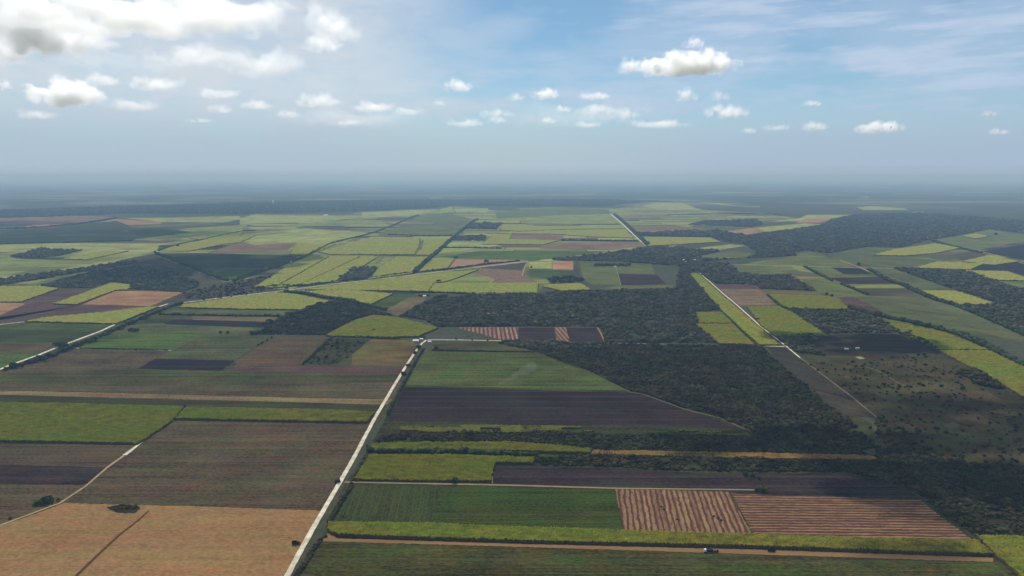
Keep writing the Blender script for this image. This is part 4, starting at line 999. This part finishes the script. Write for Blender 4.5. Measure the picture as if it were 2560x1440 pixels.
for i, (x, y) in enumerate([(2058,923),(2118,912),(2142,915),(2160,914),(2178,909),(2128,943),(2136,949),(2150,948),(2168,950),(2170,967),(2195,970),(2232,972),(2248,968),(2262,970),(2138,962),(2110,926),(2078,915),(2250,990),(2225,1072),(2253,1052),(2222,1080),(2300,1050),(2350,1032),(2390,1090),(2420,1110),(2330,1100),(2520,1052),(2540,1065),(2285,1125),(2370,1128),(2402,1142),(2460,1120),(2500,1100),(2530,1150),(2355,1015)]):
    tree(x, y, random.uniform(3.0, 5.2), 'small dark bush on the brown pasture', None, 'bush', 'bushes on the brown pasture', 'bush')
for x, y in ((1652,1268),(1660,1275),(1785,1292),(1795,1297),(1803,1302),(1692,1300)): tree(x, y, 1.8, 'small green bush growing in the wide striped field', 3, 'bush', 'bushes in the wide striped field', 'bush')

# ---------------------------------------------------------------- buildings
M_WALL = mat_plain('limewashed_wall', (.62, .60, .55), (.50, .47, .42), 1.0)
M_ROOF = mat_plain('white_metal_roof', (.84, .83, .79), (.74, .73, .69), 2.0)
M_ROOF2 = mat_plain('grey_metal_roof', (.42, .42, .42), (.34, .33, .33), 2.0)
M_DARK = mat_plain('dark_opening', (.02, .02, .022), (.03, .028, .026), 4.0)
M_DOOR = mat_plain('wooden_door', (.16, .10, .06), (.12, .08, .05), 4.0)
def box(V, F, x0, x1, y0, y1, z0, z1):
    n = len(V)
    V += [(x0,y0,z0),(x1,y0,z0),(x1,y1,z0),(x0,y1,z0),(x0,y0,z1),(x1,y0,z1),(x1,y1,z1),(x0,y1,z1)]
    F += [(n,n+3,n+2,n+1),(n+4,n+5,n+6,n+7),(n,n+1,n+5,n+4),(n+1,n+2,n+6,n+5),(n+2,n+3,n+7,n+6),(n+3,n,n+4,n+7)]
def part(name, parent, mat, *boxes, bevel=0.0):
    V, F = [], []
    for b in boxes: box(V, F, *b)
    me = bpy.data.meshes.new(name); me.from_pydata(V, [], F); me.update(); me.materials.append(mat)
    o = link(name, me, parent)
    if bevel:
        m = o.modifiers.new('bevel', 'BEVEL'); m.width = bevel; m.segments = 2
    return o
def house(px, py, w, d, h, label, roof=None, rz=0.0, name='house', cat='house', group='small white buildings', pitch=.35):
    x, y = G(px, py)
    e = tag(empty(name, (x, y, .3), R(rz)), label, cat, group)
    a, b = w / 2, d / 2; r = h + b * pitch
    V = [(-a,-b,0),(a,-b,0),(a,b,0),(-a,b,0),(-a,-b,h),(a,-b,h),(a,b,h),(-a,b,h),(-a,0,r),(a,0,r)]
    me = bpy.data.meshes.new('wall')
    me.from_pydata(V, [], [(0,1,5,4),(2,3,7,6),(1,2,6,9,5),(3,0,4,8,7)]); me.update(); me.materials.append(M_WALL)
    link('wall', me, e)
    o, t = .45, .14
    hb = h - o * pitch
    V = [(-a-o,-b-o,hb+.02),(a+o,-b-o,hb+.02),(a+o,0,r+.02),(-a-o,0,r+.02),(-a-o,b+o,hb+.02),(a+o,b+o,hb+.02)]
    V += [(p[0],p[1],p[2]+t) for p in V]
    F = [(0,3,2,1),(3,4,5,2),(6,7,8,9),(9,8,11,10),(0,1,7,6),(4,10,11,5),(1,2,8,7),(2,5,11,8),(0,6,9,3),(3,9,10,4)]
    me = bpy.data.meshes.new('roof'); me.from_pydata(V, [], F); me.update(); me.materials.append(roof or M_ROOF)
    link('roof', me, e)
    part('door', e, M_DOOR, (-.5, .5, -b - .06, -b + .02, 0, 2.0))
    for s in (-1, 1): part('window', e, M_DARK, (s*a*.55 - .5, s*a*.55 + .5, -b - .05, -b + .02, 1.0, 2.0))
    return e
house(1040,855,10,7.5,3.0,'white roofed farm building left of the white road junction')
house(1054,850.5,5.5,4.5,2.6,'smaller white roofed shed behind the main farm building')
house(1074,857,5.5,5,2.6,'small white roofed hut right of the white road junction',rz=12)
house(1061,742.5,7,7,3.0,'lone white roofed farmhouse among trees above the grey scrub',rz=20)
for p, l in (((1699,652),'leftmost white house of the small village in the woods'),((1707,652),'second white house from the left in the small village'),((1713,657),'white house in the middle of the small village'),((1718,660),'lowest white house of the small village'),((1735,652),'rightmost white house of the small village')):
    house(*p, 11, 8, 3.4, l, name='village_house')
house(2116,875,6,3.5,2.4,'left white shed in the cloud shaded field on the right',rz=-20,name='shed',cat='shed')
house(2143,873,6,3.5,2.4,'right white shed in the cloud shaded field on the right',rz=10,name='shed',cat='shed')
house(815,540,30,22,6,'far white building at the forest edge left of centre',name='warehouse',cat='building')
house(725,656,9,6,3,'tiny white hut at the first diagonal hedge beside the shaded field',name='hut',cat='hut')
house(1538,668,7,5,3,'tiny white hut under the short tree row, right of centre',name='hut',cat='hut')
house(2353,593,12,8,3.5,'right white hut near the upper right farmland',name='hut',cat='hut')
house(2320,595,12,8,3.5,'left white hut near the upper right farmland',roof=M_ROOF2,name='hut',cat='hut')
# far white tower rising from the hazy forest
x, y = G(683,510)
e = tag(empty('water_tower', (x, y, 0)), 'far white tower rising from the hazy forest on the left', 'tower')
for nm, path, rad in (('shaft', [(0,0,0),(0,0,26)], [5,4.2]), ('tank', [(0,0,26),(0,0,28),(0,0,36),(0,0,39),(0,0,39.5)], [4.3,9,9,5,.1])):
    V, F = tube(path, rad, 14); link(nm, mesh_np(nm, V, F, [M_ROOF]), e)

# ---------------------------------------------------------------- vehicles
M_WHITE = mat_plain('white_paint', (.82, .82, .80), (.72, .72, .69), 1.0)
M_STEEL = mat_plain('grey_steel', (.26, .25, .25), (.20, .19, .19), 2.0)
M_NAVY = mat_plain('dark_steel', (.020, .018, .026), (.03, .025, .03), 2.0)
M_MAROON = mat_plain('maroon_paint', (.10, .016, .014), (.07, .012, .012), 2.0)
M_TYRE = mat_plain('tyre_rubber', (.015, .015, .015), (.025, .024, .023), 4.0)
M_GLASS = mat_plain('dark_glass', (.02, .025, .03), (.03, .035, .04), 1.0)
def wheel(parent, x, y, r=.52, w=.34):
    n = 16; V, F = [], []
    for yy, rr in ((-w/2, r*.55), (-w/2, r*.93), (-w/2+.06, r), (w/2-.06, r), (w/2, r*.93), (w/2, r*.55)):
        for k in range(n): V.append((x + rr*math.cos(2*math.pi*k/n), y + yy, r + rr*math.sin(2*math.pi*k/n)))
    for i in range(5):
        for k in range(n): F.append((i*n+k, i*n+(k+1)%n, (i+1)*n+(k+1)%n, (i+1)*n+k))
    F2 = [tuple(range(n))[::-1], tuple(range(5*n, 6*n))]
    me = bpy.data.meshes.new('wheel'); me.from_pydata(V, [], F + F2); me.update(); me.materials.append(M_TYRE)
    return link('wheel', me, parent)
def truck(px, py, rz, label, cabm, bodym, railm, L=7.2, name='truck', bonnet=0.0, H=2.6):
    """cab towards local -x"""
    x, y = G(px, py)
    e = tag(empty(name, (x, y, .45), R(rz)), label, 'truck', 'farm trucks')
    a = L / 2
    part('chassis', e, M_NAVY, (-a, a, -.45, .45, .55, .80))
    b0 = -a + bonnet
    # cab with raked windscreen
    V = [(b0,-1.1,.6),(b0,1.1,.6),(b0+1.9,1.1,.6),(b0+1.9,-1.1,.6),(b0,-1.1,1.45),(b0,1.1,1.45),(b0+.45,-1.0,2.4),(b0+.45,1.0,2.4),(b0+1.9,1.0,2.4),(b0+1.9,-1.0,2.4)]
    F = [(0,1,2,3)[::-1],(0,4,5,1)[::-1],(4,6,7,5)[::-1],(6,9,8,7)[::-1],(3,9,6,4,0)[::-1],(1,5,7,8,2)[::-1],(2,8,9,3)[::-1]]
    me = bpy.data.meshes.new('cab'); me.from_pydata(V, [], F); me.update(); me.materials.append(cabm)
    cab = link('cab', me, e); m = cab.modifiers.new('bevel', 'BEVEL'); m.width = .07; m.segments = 2
    V = [(b0+.03,-.92,1.52),(b0+.03,.92,1.52),(b0+.40,.86,2.28),(b0+.40,-.86,2.28)]
    V = [(p[0]-.03, p[1], p[2]) for p in V] + [(p[0]+.02, p[1], p[2]) for p in V]
    me = bpy.data.meshes.new('windscreen'); me.from_pydata(V, [], [(0,1,2,3)[::-1],(4,5,6,7),(0,4,5,1)[::-1],(1,5,6,2)[::-1],(2,6,7,3)[::-1],(3,7,4,0)[::-1]]); me.update(); me.materials.append(M_GLASS)
    link('windscreen', me, cab)
    for s in (-1, 1): part('side_window', cab, M_GLASS, (b0+.6, b0+1.6, s*1.06-.03, s*1.06+.03, 1.5, 2.15))
    if bonnet: part('bonnet', e, cabm, (-a, b0 - .003, -.95, .95, .6, 1.45), bevel=.15)
    c0 = b0 + 2.05
    part('cargo_bed', e, bodym, (c0, a, -1.2, 1.2, .82, .95), (c0, a, -1.2, -1.1, .95, H), (c0, a, 1.1, 1.2, .95, H), (c0, c0+.1, -1.1, 1.1, .95, H), (a-.1, a, -1.1, 1.1, .95, H))
    part('top_rail', e, railm, (c0-.03, a+.03, -1.25, -1.08, H+.003, H+.14), (c0-.03, a+.03, 1.08, 1.25, H+.003, H+.14), (c0-.03, c0+.14, -1.08, 1.08, H+.003, H+.14), (a-.14, a+.03, -1.08, 1.08, H+.003, H+.14))
    for xx in (b0+.75, a-2.0, a-.85):
        for s in (-1, 1): wheel(e, xx, s*1.02)
    return e
truck(1771,1381,-1.5,'white cabbed truck with dark cargo bed on the earth track at the bottom',M_WHITE,M_NAVY,M_STEEL,L=7.6,H=2.5)
x, y = G(1790,1382)
e = tag(empty('trailer', (x, y, .45), R(-1.5)), 'low dark red trailer standing right behind the white cabbed truck', 'trailer')
part('bed', e, M_NAVY, (-1.7, 1.9, -1.0, 1.0, .6, .8), (-1.2, -.2, -.8, .8, .803, 1.5))
part('side_board', e, M_MAROON, (.6, 1.9, -1.02, -.94, .803, 1.6), (.6, 1.9, .94, 1.02, .803, 1.6), (1.82, 1.9, -.94, .94, .803, 1.6))
part('drawbar', e, M_STEEL, (-2.3, -1.7, -.06, .06, .62, .74))
for xx in (-.3, 1.0):
    for s in (-1, 1): wheel(e, xx, s*.9, .42, .26)
truck(1928,1379,-1.5,'dark truck pressed against the cane edge right of the white cabbed truck',M_NAVY,M_NAVY,M_NAVY,L=6.0,H=1.8)
truck(741,1362,182,'dark maroon truck with a bonnet standing beside the white road, lower left',M_MAROON,M_NAVY,M_MAROON,L=6.8,bonnet=1.1,H=2.7)
# ---------------------------------------------------------------- haze over the land
m, nt = material('haze_air')
pv = nd(nt, 'ShaderNodeVolumePrincipled')
pv.inputs['Color'].default_value = (.24, .415, .625, 1)
pv.inputs['Absorption Color'].default_value = (.40, .26, .08, 1)
pv.inputs['Density'].default_value = 0.000096
pv.inputs['Anisotropy'].default_value = 0.1
o_ = nd(nt, 'ShaderNodeOutputMaterial'); nt.links.new(pv.outputs[0], o_.inputs[1])
V, F = [], []
box(V, F, -91000, 91000, -3200, 111000, -1.0, 318.0)
me = bpy.data.meshes.new('haze'); me.from_pydata(V, [], F); me.update(); me.materials.append(m)
tag(link('haze', me), kind='stuff')

def vol_mat(name, dens, col=(1, 1, 1), an=0.35):
    m, nt = material(name)
    pv = nd(nt, 'ShaderNodeVolumePrincipled')
    pv.inputs['Color'].default_value = col + (1,)
    pv.inputs['Density'].default_value = dens
    pv.inputs['Anisotropy'].default_value = an
    o = nd(nt, 'ShaderNodeOutputMaterial'); nt.links.new(pv.outputs[0], o.inputs[1])
    return m
def vapour(dens, w, d, h, thin):
    """cloud vapour: dense at the heart, fraying out to nothing at the rim"""
    m, nt = material('cloud_vapour')
    tc = nd(nt, 'ShaderNodeTexCoord')
    q = mapping(nt, tc.outputs['Object'], (2.25 / w, 2.25 / d, 1.85 / h), (0, 0, 0), (0, 0, -.62))
    ln = nd(nt, 'ShaderNodeVectorMath', operation='LENGTH'); nt.links.new(q, ln.inputs[0])
    n = noise(nt, tc.outputs['Object'], 2.6 / h, 6, .6)
    rim = mth(nt, 'ADD', mth(nt, 'SUBTRACT', 1.0, ln.outputs['Value']), mth(nt, 'MULTIPLY', mth(nt, 'SUBTRACT', n, .5), 2.3))
    pv = nd(nt, 'ShaderNodeVolumePrincipled', Anisotropy=.45)
    pv.inputs['Color'].default_value = (1, 1, 1, 1)
    nt.links.new(mth(nt, 'MULTIPLY', rng(nt, rim, .0, 1.15 if thin else .95), dens * 2.6), pv.inputs['Density'])
    o = nd(nt, 'ShaderNodeOutputMaterial'); nt.links.new(pv.outputs[0], o.inputs[1])
    return m
# thin smoke drifting over the green field
x0, y0 = G(1236,970); x1, y1 = G(1335,925)
n = 26; cs, rs = [], []
for i in range(n):
    t = i / (n - 1)
    cs.append((t * 55 + random.uniform(-2, 2), t * 50 + random.uniform(-3, 3), 1.5 + t * 16 + random.uniform(-1, 1)))
    rr = 1.2 + 7 * t; rs.append((rr * 1.25, rr, rr * .8))
def remesh(V, F, voxel, tex=None, strength=0.0):
    me = bpy.data.meshes.new('tmp'); me.from_pydata([tuple(v) for v in V], [], [tuple(q) for q in F])
    ob = bpy.data.objects.new('tmp', me); C.objects.link(ob)
    r = ob.modifiers.new('r', 'REMESH'); r.mode = 'VOXEL'; r.voxel_size = voxel
    for tx, s in (tex or ()):
        d = ob.modifiers.new('d', 'DISPLACE'); d.texture = tx; d.strength = s; d.mid_level = .45; d.texture_coords = 'LOCAL'
    dg = bpy.context.evaluated_depsgraph_get(); dg.update()
    out = bpy.data.meshes.new_from_object(ob.evaluated_get(dg))
    bpy.data.objects.remove(ob); bpy.data.meshes.remove(me)
    return out
def cloudtex(size, depth=3):
    t = bpy.data.textures.new('billow', 'CLOUDS'); t.noise_scale = size; t.noise_depth = depth
    return t
V, F = blobs(np.array(cs), np.array(rs), ICO1, .08)
me = remesh(V, F, 1.0, [(cloudtex(6), 2.5)]); me.name = 'smoke'; me.materials.append(vol_mat('thin_smoke', .0032, (.93, .95, 1)))
tag(link('smoke', me, None, (x0, y0, .5)), 'thin pale smoke drifting over the large green field', 'smoke', kind='stuff')

# ---------------------------------------------------------------- cumulus clouds
BASE = 1200.0
def cloud(x, y, w, d, h, od, label, seed, shape='heap', z=BASE):
    """x, y: centre in metres; w, d, h: width, depth, height; od: how opaque it is through its middle"""
    rs = np.random.default_rng(seed)
    n = 34
    u = rs.uniform(-1, 1, n); v = rs.uniform(-1, 1, n)
    if shape == 'heap':
        top = np.clip(1 - .85 * np.abs(u) ** 1.6, .12, 1) * np.clip(1 - .5 * v * v, .3, 1)
    elif shape in ('flat', 'lid'):
        top = np.clip(.45 + .3 * np.sin(u * 5 + seed), .2, .8)
    else:
        top = np.clip(.9 - .5 * np.abs(u - .35), .2, 1)
    zz = rs.uniform(0, 1, n) * top * .72
    r = rs.uniform(.20, .36, n) * (1 - .25 * zz)
    cen = np.stack([u * w * .38, v * d * .36, zz * h], -1)
    rad = np.stack([r * w * .40, r * d * .42, np.minimum(r, .3) * h * .95], -1)
    V, F = blobs(cen, rad, ICO1, .06)
    V[:, 2] = np.where(V[:, 2] < 0, V[:, 2] * .35, V[:, 2])
    me = remesh(V, F, min(w, h * 1.6) / 30.0, [(cloudtex(h * .45, 2), h * .26), (cloudtex(h * .16, 3), h * .15)])
    me.name = 'cloud'
    th = .55 * min(w, d) if shape != 'lid' else h * .6
    me.materials.append(vol_mat('cloud_vapour', od / th) if shape == 'lid' else vapour(od / th, w, d, h, od < 1.6))
    return tag(link('cloud', me, None, (x, y, z)), label, 'cloud', 'cumulus clouds')
def sky_cloud(px, py, w, h, od, label, seed, shape='heap', depth=.8):
    """a cloud seen at a place of the photograph, floating at cloud base height; w, h in pixels"""
    uu, vv = (px - 1280) / FPX, -(py + h * .40 - 720) / FPX
    dd = (uu, CT + vv * ST, -ST + vv * CT)
    t = (BASE - CAM_H) / dd[2]
    W, Hh = 1.22 * w * t / FPX, 1.25 * h * t / FPX
    return cloud(dd[0] * t, dd[1] * t, W, max(W * depth, Hh), Hh, od, label, seed, shape)
SC = sky_cloud
SC(70,65,330,165,3.4,'large brilliant white cloud in the upper left corner',1,depth=.6)
SC(480,22,540,120,1.8,'broad soft grey white cloud along the top left of the sky',2,'flat',.5)
SC(822,62,150,100,1.1,'two lobed cloud at the edge of the blue gap at top',3)
SC(805,108,105,48,0.96,'lower small lobe cloud under the two lobed cloud',4)
SC(650,152,240,80,0.74,'soft wide cloud below the two lobed cloud, left',5,'flat')
SC(225,105,170,50,0.62,'faint cloud right of the brilliant corner cloud',6,'flat')
SC(165,232,190,66,3.3,'bright heaped cloud low at the left, under the corner cloud',7)
SC(258,200,95,34,0.87,'small cloud above the right end of low left heap',8)
SC(385,206,150,42,1.1,'long bright cloud strip left, sloping down to the right',9,'flat')
SC(545,232,120,30,0.87,'thin bright cloud at the right end of the sloping strip',10,'flat')
SC(12,212,40,28,0.81,'small cloud cut by the left edge',11)
SC(550,272,70,26,0.51,'faint small cloud below the sloping strip',12)
SC(500,300,80,16,0.34,'very faint flat cloud low at left',13,'flat')
SC(795,250,130,40,1.1,'bright cloud left of centre in the lower row',14)
SC(720,285,70,22,0.55,'small faint cloud under the left of centre bright cloud',15)
SC(932,266,115,30,1.1,'bright flat cloud in the lower row near the centre left',16,'flat')
SC(1022,276,90,24,0.55,'faint cloud right of the bright flat cloud',17,'flat')
SC(1144,214,78,36,1.1,'lone oval cloud in the middle of the sky',18)
SC(1165,306,115,24,0.74,'long low cloud near the centre, close to the haze',19,'flat')
SC(1098,258,40,18,0.41,'tiny faint cloud below the lone oval cloud',20)
SC(1715,160,270,58,5,'brightest cloud on the right, long with a raised right end',21,'ramp',.5)
SC(1572,164,75,42,1.2,'smaller cloud joined to the left of the brightest right cloud',22)
SC(1733,106,60,30,0.79,'small faint puff above the brightest right cloud',23)
SC(1364,234,80,32,1.4,'bright puff right of centre, left of a thin one',24)
SC(1488,238,95,24,1.1,'thin bright cloud right of the centre puff',25,'flat')
SC(1288,242,50,22,0.48,'faint cloud left of the centre puff',26)
SC(1406,272,44,22,0.87,'small puff under the centre puff',27)
SC(1498,274,95,30,0.87,'soft cloud under the thin bright cloud',28)
SC(1368,300,44,20,0.68,'small low puff right of the central low cloud',29)
SC(1468,310,80,20,0.68,'flat low cloud under the soft cloud, right of centre',30,'flat')
SC(1650,308,170,24,1.1,'long low bright cloud right of centre near the haze',31,'flat')
SC(1714,236,60,38,0.87,'round puff below the brightest right cloud',32)
SC(1798,238,56,30,0.41,'faint puff right of the round one',33)
SC(1812,279,120,36,1.2,'bright heaped cloud on the right above the low row',34)
SC(2030,258,52,20,0.74,'small lone cloud high above the low right row',35)
SC(2036,316,70,26,0.93,'small bright cloud left of the low right cloud',36)
SC(2198,318,120,34,1.7,'bright low lone cloud on the far right',37,'ramp')
SC(1872,326,44,18,0.45,'faint tiny cloud in the low right row',38)
SC(2470,284,44,18,0.34,'very faint small cloud near the right edge',39)
SC(2496,328,60,18,0.68,'small low cloud near the right edge',40,'flat')
SC(310,150,420,60,0.31,'wide faint grey cloud sheet in the left of the sky',41,'flat')
SC(880,290,420,60,0.28,'wide faint cloud bank low in the centre left',42,'flat')
SC(1450,285,460,70,0.28,'wide faint cloud bank low right of centre',43,'flat')
SC(640,262,90,28,.7,'faint ragged cloud under the sloping strip, left of centre',61)
SC(870,305,80,18,.5,'very faint flat cloud low, left of the long low cloud',62,'flat')
SC(1240,282,100,30,.5,'faint cloud low in the centre above the haze',63,'flat')
SC(1560,285,80,30,.5,'faint cloud between the soft cloud and the long low one',64)
SC(1245,300,60,20,.5,'faint small cloud beside the long low centre cloud',65)
SC(90,285,110,30,.5,'faint cloud low at the far left under the bright heap',66,'flat')
SC(340,262,150,34,.6,'faint wide cloud under the long bright strip, left',67,'flat')
SC(1940,318,80,18,.5,'faint thin cloud between the low right clouds',68,'flat')
SC(470,135,240,60,.8,'soft grey cloud sheet between the faint cloud and two lobed one',69,'flat')
# clouds overhead, mostly out of view, each set by the shade wanted on the fields
def shade(px, py, w, d, od, label, seed):
    gx, gy = G(px, py); k = (BASE + 40) / math.tan(R(SUN_EL))
    cloud(gx + k * math.sin(R(SUN_AZ)), gy + k * math.cos(R(SUN_AZ)), w, d, min(w, d) * .3, od, label, seed, 'lid')
shade(525,664,720,720,6,'cloud overhead shading the dark green field at left',51)
shade(130,588,900,900,.9,'broad cloud at top left shading the far left fields',50)
shade(320,692,420,330,4.0,'cloud overhead shading the wood above the pinkish field',52)
shade(2165,866,320,180,7,'small cloud overhead shading the bare field on the right',53)
shade(2400,1225,260,150,5.0,'small cloud overhead shading the lower right bushes',54)
shade(2030,1128,380,100,5,'unseen thin cloud added to darken the long woodland strip',55)  # unseen cloud, added only to darken this strip further
shade(2380,1325,95,40,1.6,'wisp overhead shading the end of the striped field',56)
shade(2330,1425,120,40,1.6,'wisp overhead shading the bottom crop field',57)
shade(2560,1060,380,260,1.6,'thin cloud overhead shading the brown pasture',58)
